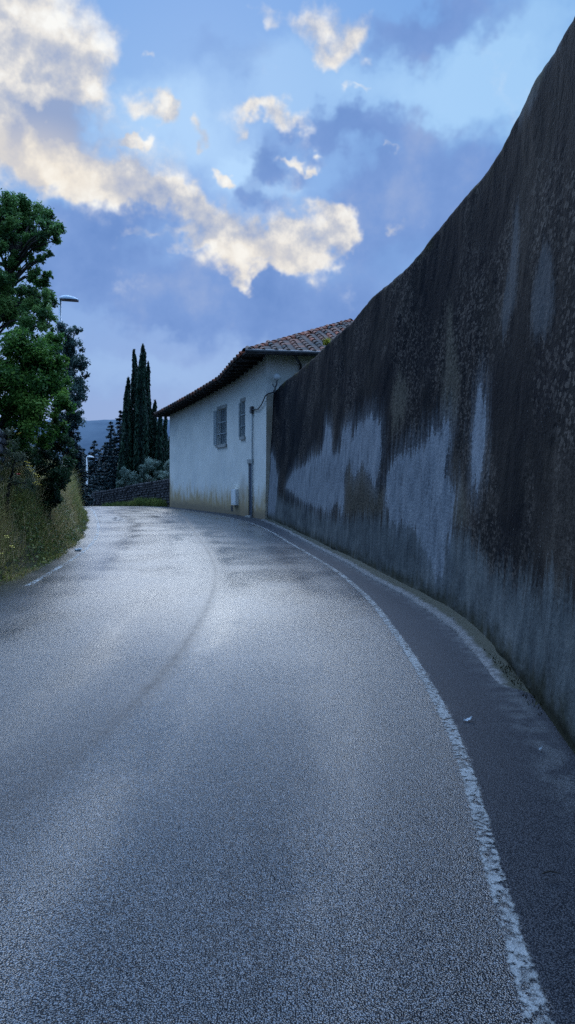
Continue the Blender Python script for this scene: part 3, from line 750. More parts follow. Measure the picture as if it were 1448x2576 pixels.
s_ = MB(); fbox(s_, u0 - .05, u1 + .05, -.1, .06, .002, .12); s_.build('doorstep', m_trim, do)
# meter box, vent, conduit, junction box, cable
ma, _ = fhit(601); mbb, _ = fhit(590); zt_, zb_ = fz_(596, 1230), fz_(596, 1270)
b = MB(); fbox(b, ma, mbb, zb_, zt_, .002, .14); bo = b.build('meter_box', m_white, house)
b = MB(); fbox(b, ma + .05, mbb - .05, zb_ + .05, zt_ - .05, .14, .152); b.build('meter_door', m_white, bo)
va, vd = fhit(587); zv = fz_(586, 1285)
b = MB(); fbox(b, va, va + .28, zv - .02, zv + .22, -.01, .006)
vo = b.build('vent', m_dark, house)
ju, jd = fhit(638.6); zj0, zj1 = fz_(637, 1040), fz_(637, 1023)
b = MB(); fbox(b, ju - .05, ju + .16, zj0, zj1, .003, .11); b.build('junction_box', m_dark, house)
b = MB(); pc = [fpt(ju + .02, z, .05) for z in (zj0 + .02, 3, 2, 1, -.05)]
b.tube(pc, .026, 8); b.build('conduit', m_iron, house, smooth_shade=True)
b = MB()
cpts = [fpt(ju - .05, (zj0 + zj1) / 2, .06)]
for (x, y), dd in zip([(650, 1029), (658, 1019), (664, 1006), (668, 996), (676, 990), (688, 987)], (28.9, 28.5, 28.2, 28.05, 27.95, 27.9)):
    q = at(x, y, dd); cpts.append(q)
b.tube(cpts, .024, 6); b.build('cable', m_dark, house, smooth_shade=True)

# roof
m_tile, k, out = new_mat('old_terracotta_tiles')
t = k.attr('tint'); co = k.n('ShaderNodeTexCoord').outputs['Object']
tc = k.ramp(k.math('ADD', t, k.math('MULTIPLY', k.math('SUBTRACT', k.noise(co, 5, 4), .5), .5)),
            [(.05, (.035, .034, .034, 1)), (.30, (.10, .062, .048, 1)), (.52, (.19, .075, .045, 1)), (.9, (.34, .095, .045, 1))])
tc = k.mix(k.math('MULTIPLY', k.step(k.noise(co, 9, 5), .52, .68), .6), tc, (.09, .088, .08, 1))
principled(k, out, tc, .85, k.bump(k.noise(co, 30, 5), .5, .02), .25)
HIP = np.array([2.82, 34.98, 8.62]); RDG2 = np.array([-1.2, 45.4, 7.7]); E0 = EAVE[0]; E1 = np.array([10.6, 29.55, 6.0]); EF = EAVE[-1]; EB = np.array([4.2, 48.4, 5.4])
rb = MB()
dn = np.array([0, 0, -.03])
rb.add([E0 + dn, E1 + dn, HIP + dn], [(0, 1, 2)])
pl = [e_ + dn for e_ in EAVE]; tops = [HIP + (RDG2 - HIP) * s_ + dn for s_ in np.linspace(0, 1, len(EAVE))]
rb.add(pl + tops, [(i + 1, i, len(pl) + i, len(pl) + i + 1) for i in range(len(pl) - 1)])
rb.add([E1 + dn, EB + dn, RDG2 + dn, HIP + dn], [(0, 1, 2, 3)]); rb.add([EF + dn, RDG2 + dn, EB + dn], [(0, 1, 2)])
def barrel(p, ax, side, up, L, r0, r1, tint, n=6):
    V = []
    for s_, r in ((0, r0), (1, r1)):
        for i in range(n + 1):
            a = math.pi * i / n
            V.append(p + ax * L * s_ + side * r * math.cos(a) + up * (r * math.sin(a) * .95 - .02 * s_))
    F = [(i, i + 1, n + 2 + i, n + 1 + i) for i in range(n)]
    rb.add(V, F, tint)
    # thickness at the lower end
    V2 = []
    for r in (r0, r0 - .018):
        for i in range(n + 1):
            a = math.pi * i / n; V2.append(p + side * r * math.cos(a) + up * r * math.sin(a) * .95)
    rb.add(V2, [(i, i + n + 1, i + n + 2, i + 1) for i in range(n)], tint * .6)
def tile_plane(eave_pts, up_fn, len_fn, pitch=.46, course=.40, red=None):
    ep = np.array(eave_pts); sg = np.linalg.norm(np.diff(ep, axis=0), axis=1); cu = np.concatenate([[0], np.cumsum(sg)])
    a = .12
    while a < cu[-1]:
        p = np.array([np.interp(a, cu, ep[:, j]) for j in range(3)])
        q = np.array([np.interp(min(a + .3, cu[-1]), cu, ep[:, j]) for j in range(3)]); q0 = np.array([np.interp(max(a - .3, 0), cu, ep[:, j]) for j in range(3)])
        side = (q - q0) / np.linalg.norm(q - q0)
        L = len_fn(a / cu[-1], p); up_s = up_fn(a / cu[-1], p); nrm = np.cross(side, up_s); nrm /= np.linalg.norm(nrm)
        if nrm[2] < 0: nrm = -nrm
        nct = int(L / course)
        for c_ in range(nct):
            jit = RNG.uniform(-.02, .02, 3)
            tint = float(np.clip(RNG.normal(.42 if c_ > 2 else .34, .22), .02, 1))
            base_ = p + up_s * (c_ * course - .06) + nrm * (.035) + side * jit[0]
            barrel(base_, up_s * (1 + 0) + nrm * .0, side, nrm, course + .08, .108 + jit[1] * .4, .085, tint)
            # pan tile to the right of the barrel
            cc = p + up_s * (c_ * course + course * .5 - .06) + side * (pitch * .5) + nrm * (.012 + .006 * jit[2] * 50 * .1)
            rb.box(cc, side * (pitch * .5 - .06), (up_s + nrm * .05) * (course * .55), nrm * .012, float(np.clip(RNG.normal(.25, .16), .02, .9)))
        a += pitch
# near end plane
endn = np.array([-.196, .98, 0]); rise = (HIP[2] - 6.0) / ((HIP - E0) @ endn)
up_end = np.array([endn[0], endn[1], rise]); up_end /= np.linalg.norm(up_end)
eL = np.linalg.norm(E1 - E0); hs = ((HIP - E0) @ ((E1 - E0) / eL)) / eL; full = np.linalg.norm(HIP - (E0 + (E1 - E0) * hs))
tile_plane([E0, E1], lambda f, p: up_end, lambda f, p: full * min(f / hs, (1 - f) / (1 - hs)) + .28)
# front plane along the road
def up_front(f, p):
    g = HIP + (RDG2 - HIP) * f; g2 = g - p
    dv = EF - E0; dv = dv / np.linalg.norm(dv); g2 = g2 - dv * (g2 @ dv) ; return g2 / np.linalg.norm(g2)
def len_front(f, p):
    g = HIP + (RDG2 - HIP) * f; full_ = 7.2; return full_ * min(1, f / .42)
tile_plane(EAVE, up_front, len_front)
# hip and ridge caps
def caps(p, q, col=.7):
    v = q - p; L = np.linalg.norm(v); ax = v / L; sd_ = np.cross(ax, [0, 0, 1]); sd_ /= np.linalg.norm(sd_); upv = np.cross(sd_, ax)
    n_ = int(L / .42)
    for i in range(n_):
        barrel(p + ax * (i * .42 - .05) + upv * -.03 + sd_ * RNG.uniform(-.02, .02), ax, sd_, upv, .50, .15, .125, float(np.clip(RNG.normal(col, .2), .2, 1)))
caps(E0, HIP); caps(HIP, RDG2, .5); caps(E1, HIP, .5)
roof = rb.build('roof', m_tile, house)
# soffit, fascia and rafters
sf = MB()
wu = [0, 1.2, 4.1, 8.1, 12, FU[-1]]
inner = [np.array([*fp(u), eave_z(u) + .05]) for u in wu]
outer = [e_ + np.array([0, 0, -.07]) for e_ in EAVE]
outer2 = [e_ + np.array([0, 0, .0]) for e_ in EAVE]
n_ = len(wu)
sf.add(inner + outer + outer2, [(i, i + 1, n_ + i + 1, n_ + i) for i in range(n_ - 1)] + [(n_ + i, n_ + i + 1, 2 * n_ + i + 1, 2 * n_ + i) for i in range(n_ - 1)])
iA = np.array([*A0, 6.02]); iC = np.array([*Cn, 6.02])
sf.add([iA, iC, E1 + [0, 0, -.07], E0 + [0, 0, -.07], E1, E0], [(0, 1, 2, 3), (3, 2, 4, 5)])
iB = np.array([*B0, eave_z(FU[-1]) + .05]); iF = np.array([*Bf, 5.5])
sf.add([iB, iF, EB + [0, 0, -.07], EF + [0, 0, -.07], EB, EF], [(0, 1, 2, 3), (3, 2, 4, 5)])
for u in np.arange(.5, FU[-1], .62):
    f_ = u / FU[-1]; p = np.array([*fp(u), eave_z(u) + .0]); o2 = np.array([np.interp(u, wu, [q[j] for q in outer]) for j in range(3)])
    v = o2 - p; L = np.linalg.norm(v[:2]); dd_ = np.array([*fdir(u), 0])
    sf.box(p + v * .49 + [0, 0, -.02], v * .47, dd_ * .045, (0, 0, .055), .6)
sf.build('eaves', m_eave, house)
gt = MB(); g0 = E0 + np.array([-.02, -.10, -.03]); g1 = E1 + np.array([0, -.10, -.03])
gt.tube([g0, g0 + (g1 - g0) * .33, g0 + (g1 - g0) * .66, g1], .085, 10)
gutter = gt.build('gutter', m_dark, house, smooth_shade=True)
dp = MB(); a_ = at(742, 893, 27.55); b_ = at(748, 903, 27.9); c_ = at(757, 918, 28.36)
dp.tube([a_, b_, c_, (c_[0], c_[1] - .02, 3.0), (c_[0], c_[1] - .02, -.1)], .05, 8); dp.build('downpipe', m_dark, gutter, smooth_shade=True)

# ------------------------------------------------------------------ globe lamp on the wall end
lp = at(694, 984, 27.95)
gl = thing('globe_lamp', lp, 'small white ball lamp on a thin bent bracket at the far wall end', 'lamp')
def sphere(mb, c, r, nu=16, nv_=10, sx=(1, 1, 1)):
    V = []; F = []
    for j in range(nv_ + 1):
        th = math.pi * j / nv_
        for i in range(nu):
            ph = 2 * math.pi * i / nu
            V.append(np.array(c) + r * np.array([math.sin(th) * math.cos(ph) * sx[0], math.sin(th) * math.sin(ph) * sx[1], math.cos(th) * sx[2]]))
    F = [(j * nu + i, (j + 1) * nu + i, (j + 1) * nu + (i + 1) % nu, j * nu + (i + 1) % nu) for j in range(nv_) for i in range(nu)]
    mb.add(V, F)
b = MB(); sphere(b, at(697.5, 948, 27.95), .132); b.build('globe', m_white, gl, smooth_shade=True)
b = MB(); b.tube([at(691, 988, 27.95), at(693, 975, 27.95), at(696.5, 968, 27.95), at(697.5, 957, 27.95)], .026, 7)
b.tube([at(693, 975, 27.95), at(688, 970, 27.95), at(687, 966, 27.95)], .02, 6)
b.box(at(692, 985, 27.95), (.06, 0, 0), (0, .05, 0), (0, 0, .04)); b.build('bracket', m_dark, gl)

# ------------------------------------------------------------------ street lamps
m_pole = simple_mat('galvanised_steel', (.30, .34, .38), (.40, .44, .48), 3, .4, .1, 40, metal=.6, spec=.5)
m_polew = simple_mat('pale_painted_pole', (.60, .60, .58), (.70, .69, .66), 3, .5, .1, 40)
m_head = simple_mat('pale_blue_lamp_housing', (.42, .52, .62), (.50, .58, .66), 4, .4, .1, 30)
m_lens = simple_mat('brown_lamp_lens', (.10, .06, .06), (.14, .09, .09), 4, .4, .1, 30)
def street_lamp(base, ztop, label, r, L, pm, hm, s=1.0):
    t_ = thing('street_lamp', base, label, 'street lamp', 'lamps along the road')
    x, y, z = base
    b = MB(); b.tube([(x, y, z), (x, y, z + 1.2), (x, y, z + 1.25), (x, y, ztop)], [r * 1.5, r * 1.5, r, r * .8], 10); b.build('pole', pm, t_, smooth_shade=True)
    # flat cobra head reaching over the road (+X)
    V = []; n = 9
    secs = [(.0, .05, .02, .07), (.12, .10, .03, .13), (.35, .14, .03, .16), (.6, .15, .025, .14), (.85, .12, .015, .09), (1.0, .04, .005, .03)]
    for (t0_, hw, dn_, up_) in secs:
        for i in range(n):
            a = math.pi * i / (n - 1)
            V.append((x - .02 + t0_ * L, y + hw * s * math.cos(a), ztop + up_ * s * math.sin(a) * .9 - t0_ * .04))
    F = [(j * n + i, j * n + i + 1, (j + 1) * n + i + 1, (j + 1) * n + i) for j in range(len(secs) - 1) for i in range(n - 1)]
    F += [tuple(range(n)), tuple((len(secs) - 1) * n + i for i in range(n - 1, -1, -1))]
    b = MB(); b.add(V, F); ho = b.build('lamp_head', hm, t_, smooth_shade=True)
    b = MB(); b.box((x + L * .5, y, ztop - .045), (L * .44, 0, -.02), (0, .11 * s, 0), (0, 0, .028 * s)); b.build('lens', m_lens, ho)
    return t_
p = at(152, 752, 27); street_lamp((p[0], 27, float(ground_z(np.array(p[0]), np.array(27.)))), p[2], 'tall grey street lamp rising between the tree crowns on the left', .055, .66, m_pole, m_head)
p = at(219.5, 1150, 75); street_lamp((p[0], 75, ZR(75.) - .1), p[2], 'distant pale street lamp at the bend in front of dark trees', .10, .72, m_polew, m_white, 1.2)

# ------------------------------------------------------------------ stone walls
m_stone, k, out = new_mat('grey_field_stone')
t = k.attr('tint'); co = k.n('ShaderNodeTexCoord').outputs['Object']
sc_ = k.ramp(t, [(0, (.10, .09, .09, 1)), (.5, (.20, .19, .19, 1)), (1, (.33, .32, .32, 1))])
sc_ = k.mix(k.step(k.noise(co, 9, 5), .45, .7), sc_, (.08, .075, .07, 1))
principled(k, out, sc_, .9, k.bump(k.noise(co, 25, 6), .9, .03), .2)
m_stone2 = None
def stone_run(path, h_fn, zb_fn, course, slen, depth, mb, seed=0, flip=1):
    rg = np.random.default_rng(seed)
    P_ = np.array(path, float); sg = np.hypot(*np.diff(P_, axis=0).T); cu = np.concatenate([[0], np.cumsum(sg)])
    z = 0.0; row = 0
    hmax = max(h_fn(s_) for s_ in np.linspace(0, cu[-1], 40))
    while z < hmax:
        ch = course * rg.uniform(.75, 1.3); a = -slen * rg.random()
        while a < cu[-1]:
            L = slen * rg.uniform(.55, 1.5); m_ = min(max(a + L / 2, 0), cu[-1])
            if z + ch * .6 < h_fn(m_):
                x = np.interp(m_, cu, P_[:, 0]); y = np.interp(m_, cu, P_[:, 1]); i = min(max(np.searchsorted(cu, m_) - 1, 0), len(sg) - 1)
                d_ = (P_[i + 1] - P_[i]) / sg[i]; n_ = np.array([-d_[1], d_[0]]) * flip
                c_ = np.array([x, y, zb_fn(x, y) + z + ch / 2]); jit = rg.uniform(-.045, .045)
                hx_, hy_, hz_ = L / 2 * .95, depth / 2, ch / 2 * .93
                V = []
                base_pts = [(-1, -.7, -1), (1, -.7, -.9), (1, -.7, 1), (-1, -.7, 1), (-.82, .9, -.75), (.8, .9, -.8), (.84, .9, .78), (-.78, .9, .8), (0, 1.12, .05)]
                for bx_, by_, bz_ in base_pts:
                    r3 = rg.uniform(-.14, .14, 3)
                    q = np.array([(bx_ + r3[0]) * hx_, (by_ + r3[1] * .5) * hy_ + jit, (bz_ + r3[2]) * hz_])
                    V.append(c_ + np.array([*(d_ * q[0] + n_ * q[1]), q[2]]))
                mb.add(V, [(0, 1, 2, 3), (1, 0, 4, 5), (2, 1, 5, 6), (3, 2, 6, 7), (0, 3, 7, 4), (4, 8, 5), (5, 8, 6), (6, 8, 7), (7, 8, 4)], float(rg.uniform(0, 1)))
            a += L
        z += ch; row += 1
yy = np.arange(2, 18.1, .8)
path = [(float(XLEFT(y) - 1.02 - .16 * max(y - 13.4, 0)), float(y)) for y in yy]
sw = MB()
stone_run(path, lambda s_: 2.1 + .12 * math.sin(s_ * 1.3), lambda x, y: .55, .17, .30, .34, sw, 3, flip=-1)
# dark backing inside the joints
for i in range(len(path) - 1):
    a_, b_ = np.array(path[i]), np.array(path[i + 1]); mid = (a_ + b_) / 2; dv = (b_ - a_) / 2
    sw.box((mid[0] - .03, mid[1], 1.5), (dv[0], dv[1], 0), (.08, 0, 0), (0, 0, 1.05), 0.0)
so_ = sw.build('stone_wall', m_stone, loc=(path[0][0], path[0][1], .5))
props(so_, 'rough grey dry-stone retaining wall at the left edge behind the tall weeds', 'wall')
lw = MB()
lpath = [(-6.45, 42.75), (-7.3, 44.4), (-8.6, 46.6), (-10.2, 49), (-11.9, 51.3), (-13.3, 52.9), (-14.3, 53.6)]
lcu = np.concatenate([[0], np.cumsum(np.hypot(*np.diff(np.array(lpath), axis=0).T))])
ltop = np.interp(np.linspace(0, lcu[-1], 50), lcu, [1.46, 1.36, 1.2, .98, .70, .48, .05])
def lw_zb(x, y): return float(np.interp(y, [42, 47, 54], [-.35, -.7, -1.5]))
def lw_h(s_):
    y = np.interp(s_, lcu, [q[1] for q in lpath]); return float(np.interp(s_, np.linspace(0, lcu[-1], 50), ltop)) - lw_zb(0, y)
stone_run(lpath, lw_h, lw_zb, .15, .26, .30, lw, 9, flip=1)
for i in range(len(lpath) - 1):
    a_, b_ = np.array(lpath[i]), np.array(lpath[i + 1]); mid = (a_ + b_) / 2; dv = (b_ - a_) / 2; s_ = (lcu[i] + lcu[i + 1]) / 2
    hb = lw_h(s_); zb0 = lw_zb(0, mid[1])
    slope = (lw_h(lcu[i + 1]) + lw_zb(0, b_[1]) - lw_h(lcu[i]) - lw_zb(0, a_[1])) / 2
    lw.box((mid[0] + .02, mid[1] + .02, zb0 + hb / 2 - .03), (dv[0], dv[1], slope), (.1, .05, 0), (0, 0, hb / 2), .1)
    # coping stones
m_stoned = simple_mat('dark_weathered_stone', (.035, .034, .038), (.10, .095, .095), 7, .95, .9, 30, .03)
lo_ = lw.build('boundary_wall', m_stoned, loc=(lpath[0][0], lpath[0][1], -.3))
props(lo_, 'low dark stone wall running down from the far corner of the house', 'wall')

# ------------------------------------------------------------------ foliage
def unit(v): return v / (np.linalg.norm(v, axis=-1, keepdims=True) + 1e-9)
def leaf_quads(pos, nrm, size, aspect=.5, rng=RNG, axis=None):
    n = len(pos)
    t = rng.normal(size=(n, 3)) if axis is None else axis
    t = unit(t - nrm * np.sum(t * nrm, -1, keepdims=True)); b = np.cross(nrm, t)
    s = np.asarray(size)[:, None] if np.ndim(size) else size
    v0 = pos - t * s * .5; v2 = pos + t * s * .5 - nrm * s * .12
    v1 = pos + b * s * aspect * .5 + nrm * s * .06; v3 = pos - b * s * aspect * .5 + nrm * s * .06
    V = np.stack([v0, v1, v2, v3], 1).reshape(-1, 3)
    F = np.arange(n * 4).reshape(n, 4)
    return V, F
def foliage(clumps, leaf, density, seed, aspect=.5, sub=9, up=.35, tint_v=.18, stretch=(1, 1, 1), sub_r=.42, spread=.78):
    rg = np.random.default_rng(seed); PV, TV, NV = [], [], []
    for (c, r) in clumps:
        c = np.array(c); ct = rg.normal(.5, .10)
        ns = max(4, int(sub * rg.uniform(.8, 1.2)))
        dirs = unit(rg.normal(size=(ns, 3))); rad = r * spread * rg.uniform(.35, 1.08, ns)
        for q, rr_ in zip(dirs, rad):
            sc = c + q * rr_ * np.array(stretch); sr = r * sub_r * rg.uniform(.6, 1.25)
            n = int(density * 15 * (sr / leaf) ** 2)
            if n < 3: n = 3
            dd = unit(rg.normal(size=(n, 3))); pr = sr * rg.random(n) ** .45 * (1 + .25 * rg.normal(size=n))
            PV.append(sc + dd * pr[:, None] * np.array(stretch)); NV.append(unit(dd * .7 + rg.normal(size=(n, 3)) * .7 + np.array([0, 0, up])))
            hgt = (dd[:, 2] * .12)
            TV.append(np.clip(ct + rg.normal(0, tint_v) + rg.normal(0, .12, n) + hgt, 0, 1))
    P_ = np.concatenate(PV); N_ = np.concatenate(NV); T_ = np.concatenate(TV)
    V, F = leaf_quads(P_, N_, leaf * np.random.default_rng(seed + 1).uniform(.7, 1.35, len(P_)), aspect, np.random.default_rng(seed + 2))
    return V, F, np.repeat(T_, 4)
m_bark = simple_mat('brown_bark', (.025, .022, .018), (.055, .047, .04), 6, .95, .9, 30, .03)
m_leafA = leaf_mat('fresh_green_leaves', (.032, .08, .026), (.088, .20, .055), (.23, .37, .10))
m_leafL = leaf_mat('light_green_leaves', (.030, .085, .02), (.085, .20, .036), (.20, .33, .055), .35)
m_leafD = leaf_mat('dark_glossy_leaves', (.006, .018, .010), (.022, .058, .026), (.07, .14, .05), .15)
m_leafG = leaf_mat('grey_green_leaves', (.025, .055, .05), (.07, .125, .105), (.15, .23, .18), .2)
m_olive = leaf_mat('silver_olive_leaves', (.055, .095, .08), (.15, .22, .18), (.28, .36, .30), .15)
m_con = leaf_mat('dark_conifer_needles', (.008, .022, .028), (.02, .045, .052), (.045, .085, .09), .08)
m_cyp = leaf_mat('cypress_scales', (.006, .02, .015), (.018, .052, .032), (.045, .10, .055), .08)
def broad_tree(name, base, clumps, leaf, dens, mat, label, cat, seed, trunk_r=.14, **kw):
    """clumps: (point, radius); trunk with limbs to each clump"""
    t_ = thing(name, base, label, cat, kw.pop('group', None))
    V, F, T = foliage(clumps, leaf, dens, seed, **kw)
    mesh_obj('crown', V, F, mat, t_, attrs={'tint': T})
    rg = np.random.default_rng(seed); cs = np.array([c for c, r in clumps]); top_ = cs[:, 2].max(); base = np.array(base, float)
    mid = cs[:, :2].mean(0); b = MB()
    fork = base + np.array([(mid[0] - base[0]) * .3, (mid[1] - base[1]) * .3, (cs[:, 2].min() - base[2]) * .55 + .2])
    lead = np.array([mid[0], mid[1], top_ - .3 * (top_ - fork[2])])
    b.tube([base - [0, 0, .2], (base + fork) / 2 + rg.normal(0, .03, 3), fork, (fork + lead) / 2 + rg.normal(0, .08, 3), lead], [trunk_r * 1.25, trunk_r, trunk_r * .85, trunk_r * .55, trunk_r * .2], 8)
    for c, r in clumps:
        c = np.array(c); f_ = np.clip((c[2] - fork[2]) / (lead[2] - fork[2] + 1e-6) - .25, 0, .9); s_ = fork + (lead - fork) * f_
        m_ = (s_ + c) / 2 + np.array([0, 0, .12 * np.linalg.norm(c - s_)]) + rg.normal(0, .05, 3)
        b.tube([s_, m_, c], [trunk_r * .32, trunk_r * .2, trunk_r * .08], 5, cap=False)
        for _ in range(3):
            q = c + unit(rg.normal(size=3)) * r * .8; b.tube([c, (c + q) / 2 + rg.normal(0, .03, 3), q], [trunk_r * .08, trunk_r * .06, trunk_r * .03], 4, cap=False)
    b.build('trunk', m_bark, t_, smooth_shade=True)
    return t_
def cl(lst, d, jit, seed):
    rg = np.random.default_rng(seed); r_ = []
    for x, y, r in lst:
        dd = d + rg.uniform(-jit, jit); r_.append((at(x, y, dd), r / FOC * dd))
    return r_
def gz(x, y): return float(ground_z(np.array(float(x)), np.array(float(y))))
# tall tree on the bank
c1_ = cl([(18, 520, 48), (88, 545, 44), (122, 572, 34), (60, 590, 50), (0, 600, 60), (28, 655, 30), (50, 530, 40), (108, 548, 30), (85, 600, 36), (140, 580, 20), (40, 620, 40), (80, 690, 26), (90, 755, 36), (30, 790, 44), (110, 650, 16), (5, 560, 44), (112, 795, 30), (20, 715, 30), (148, 574, 22), (146, 602, 16), (122, 742, 22), (126, 640, 14), (98, 612, 28), (104, 725, 36), (56, 748, 48), (116, 778, 33), (10, 770, 60),
          (60, 825, 52), (122, 815, 26), (120, 690, 16), (30, 700, 26), (-10, 690, 40), (-70, 560, 80), (-80, 690, 80), (-60, 810, 80), (-150, 620, 95), (-150, 780, 95), (-60, 480, 60), (75, 655, 20)], 17.2, .9, 1)
broad_tree('broadleaf_tree', (-7.6, 17.6, gz(-7.6, 17.6)), c1_, .075, 3.3, m_leafA, 'tall airy green tree at the left edge with sky showing through its crown', 'tree', 21, .12, sub=10, sub_r=.36, spread=.85)
# lighter crown beneath
c2_ = cl([(20, 890, 60), (88, 890, 55), (132, 862, 34), (40, 965, 70), (118, 955, 56), (150, 915, 30), (152, 1010, 36), (92, 1040, 58), (30, 1045, 60), (146, 1068, 32), (60, 1105, 42), (120, 1110, 30), (60, 860, 44), (110, 900, 44), (10, 930, 50), (90, 1000, 54), (150, 960, 36), (60, 1010, 50),
          (-60, 900, 80), (-60, 1000, 90), (-140, 950, 90), (165, 985, 18)], 15.6, .6, 2)
broad_tree('leafy_tree', (-6.1, 15.9, gz(-6.1, 15.9)), c2_, .075, 2.6, m_leafL, 'dense light green tree crown below the tall tree on the left bank', 'tree', 31, .12, sub=11, sub_r=.42, up=.6)
c3_ = cl([(165, 850, 36), (186, 868, 34), (200, 915, 32), (198, 965, 34), (200, 1005, 30), (184, 1040, 32), (172, 940, 40), (178, 1000, 36), (192, 830, 16), (150, 900, 40), (160, 1060, 26), (215, 945, 12), (130, 960, 50)], 25.2, .8, 3)
broad_tree('grey_green_tree', (-7.95, 25.4, gz(-7.95, 25.4)), c3_, .085, 2.4, m_leafG, 'grey-green tree behind the light green crown, below the tall street lamp', 'tree', 41, .12, sub=10, sub_r=.36, spread=.85)
c4_ = cl([(108, 1130, 42), (158, 1118, 34), (172, 1165, 24), (140, 1180, 42), (92, 1172, 36), (184, 1140, 14), (150, 1222, 24), (60, 1150, 40), (170, 1195, 16), (128, 1235, 30), (108, 1218, 32), (142, 1255, 20), (118, 1265, 22)], 16.6, .5, 4)
broad_tree('dark_shrub', (-5.15, 16.7, gz(-5.15, 16.7)), c4_, .06, 2.6, m_leafD, 'dark glossy shrub hanging over the weeds on the left bank', 'shrub', 51, .05, sub=11, sub_r=.42)
c5_ = cl([(28, 1100, 26), (50, 1135, 30), (34, 1165, 26), (62, 1180, 26), (52, 1215, 26), (30, 1215, 18), (78, 1215, 24), (24, 1140, 16)], 13.6, .3, 6)
m_leafB = leaf_mat('brambles_leaves', (.04, .065, .04), (.11, .135, .075), (.26, .23, .14), .2)
broad_tree('bramble_shrub', (-5.0, 13.7, gz(-5.0, 13.7)), c5_, .045, .8, m_leafB, 'loose grey-brown bramble growing up in front of the stone wall', 'shrub', 71, .03, sub=9, sub_r=.4, spread=.9)
# olives and bushes at the bend
def olive(lst, d, seed, label, cat='olive tree', leaf=.10, mat=None, name='olive_tree', group='olive trees at the bend'):
    cs = cl(lst, d, .6, seed); x = float(np.mean([c[0][0] for c in cs])); z = gz(x, d)
    broad_tree(name, (x, d, z), cs, leaf, 2.4, mat or m_olive, label, cat, 60 + seed, .08, aspect=.38, sub=12, sub_r=.34, spread=.85, group=group)
olive([(312, 1190, 17), (322, 1208, 18), (300, 1215, 12), (338, 1215, 16)], 57, 1, 'small silver olive bush at the left end of the low stone wall')
olive([(362, 1180, 20), (385, 1172, 24), (372, 1205, 22), (345, 1200, 17), (400, 1195, 22), (395, 1165, 12)], 54, 2, 'wide silver olive tree rising above the middle of the low stone wall')
olive([(424, 1172, 16), (432, 1190, 20), (440, 1170, 16), (415, 1200, 14)], 51, 3, 'silver olive tree half hidden by the far house corner')
olive([(180, 1205, 17), (200, 1205, 18), (205, 1230, 17), (185, 1235, 20), (214, 1245, 12), (165, 1225, 18)], 70, 4, 'grey olive bush left of the distant street lamp')

# conifers
def conifer(base, ztop, rbase, seed, label, mat=m_con, group='dark conifers beyond the bend', nlev=26, name='fir_tree', leaf=.26, dens=1.0, droop=.25):
    t_ = thing(name, base, label, 'fir tree', group); rg = np.random.default_rng(seed)
    b = MB(); b.tube([np.array(base) - [0, 0, .3], (base[0], base[1], (base[2] + ztop) / 2), (base[0], base[1], ztop)], [.22, .14, .03], 7)
    b.build('trunk', m_bark, t_, smooth_shade=True)
    Pp, Nn, Ax, Tt = [], [], [], []; H_ = ztop - base[2]
    for i in range(nlev):
        f_ = (i + .5) / nlev; z = base[2] + H_ * (.06 + .94 * f_); R_ = rbase * (1 - f_) ** .85 + .10
        nb_ = int(5 + 6 * (1 - f_))
        for j in range(nb_):
            a = rg.uniform(0, 2 * math.pi); L = R_ * rg.uniform(.65, 1.2); dirv = np.array([math.cos(a), math.sin(a), 0])
            n = max(6, int(L * 34 * dens)); s_ = rg.random(n) ** .7
            side = np.array([-dirv[1], dirv[0], 0])
            pos = np.array([base[0], base[1], z]) + dirv * (s_ * L)[:, None] + side * (rg.normal(0, .13, n) * (1.1 - s_) * L)[:, None] + np.array([0, 0, 1]) * (-droop * L * s_ ** 1.5 + rg.normal(0, .06, n) + .18 * L * s_ ** 3)[:, None]
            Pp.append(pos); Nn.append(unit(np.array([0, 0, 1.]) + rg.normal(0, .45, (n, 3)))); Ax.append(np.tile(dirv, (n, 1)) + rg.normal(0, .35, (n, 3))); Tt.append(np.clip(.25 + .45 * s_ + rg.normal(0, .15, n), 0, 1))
    Pp, Nn, Ax, Tt = map(np.concatenate, (Pp, Nn, Ax, Tt))
    V, F = leaf_quads(Pp, Nn, leaf * rg.uniform(.7, 1.4, len(Pp)), .42, rg, Ax)
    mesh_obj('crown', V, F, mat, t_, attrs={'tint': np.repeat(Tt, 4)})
    return t_
for x, yt, d_, rb_, lab in [(180, 1025, 46, .95, 'dark fir tree just right of the grey-green tree'),
                            (303, 1032, 68, 1.5, 'taller dark fir tree directly left of the cypresses'),
                            (280, 1060, 70, 1.5, 'shorter pointed dark fir tree standing clear against the hill'),
                            (238, 1108, 84, 3.0, 'broad dark fir tree behind the distant street lamp'),
                            (266, 1112, 80, 2.4, 'low dark fir tree between the lamp and the pointed fir'),
                            (210, 1128, 88, 2.6, 'low dark fir tree left of the distant lamp'),
                            (290, 1120, 76, 2.4, 'low dark fir tree at the foot of the cypresses')]:
    p = at(x, yt, d_); conifer((p[0], d_, gz(p[0], d_) - .3), p[2], rb_ * 1.25, int(x * 7), lab, dens=1.35, nlev=30)
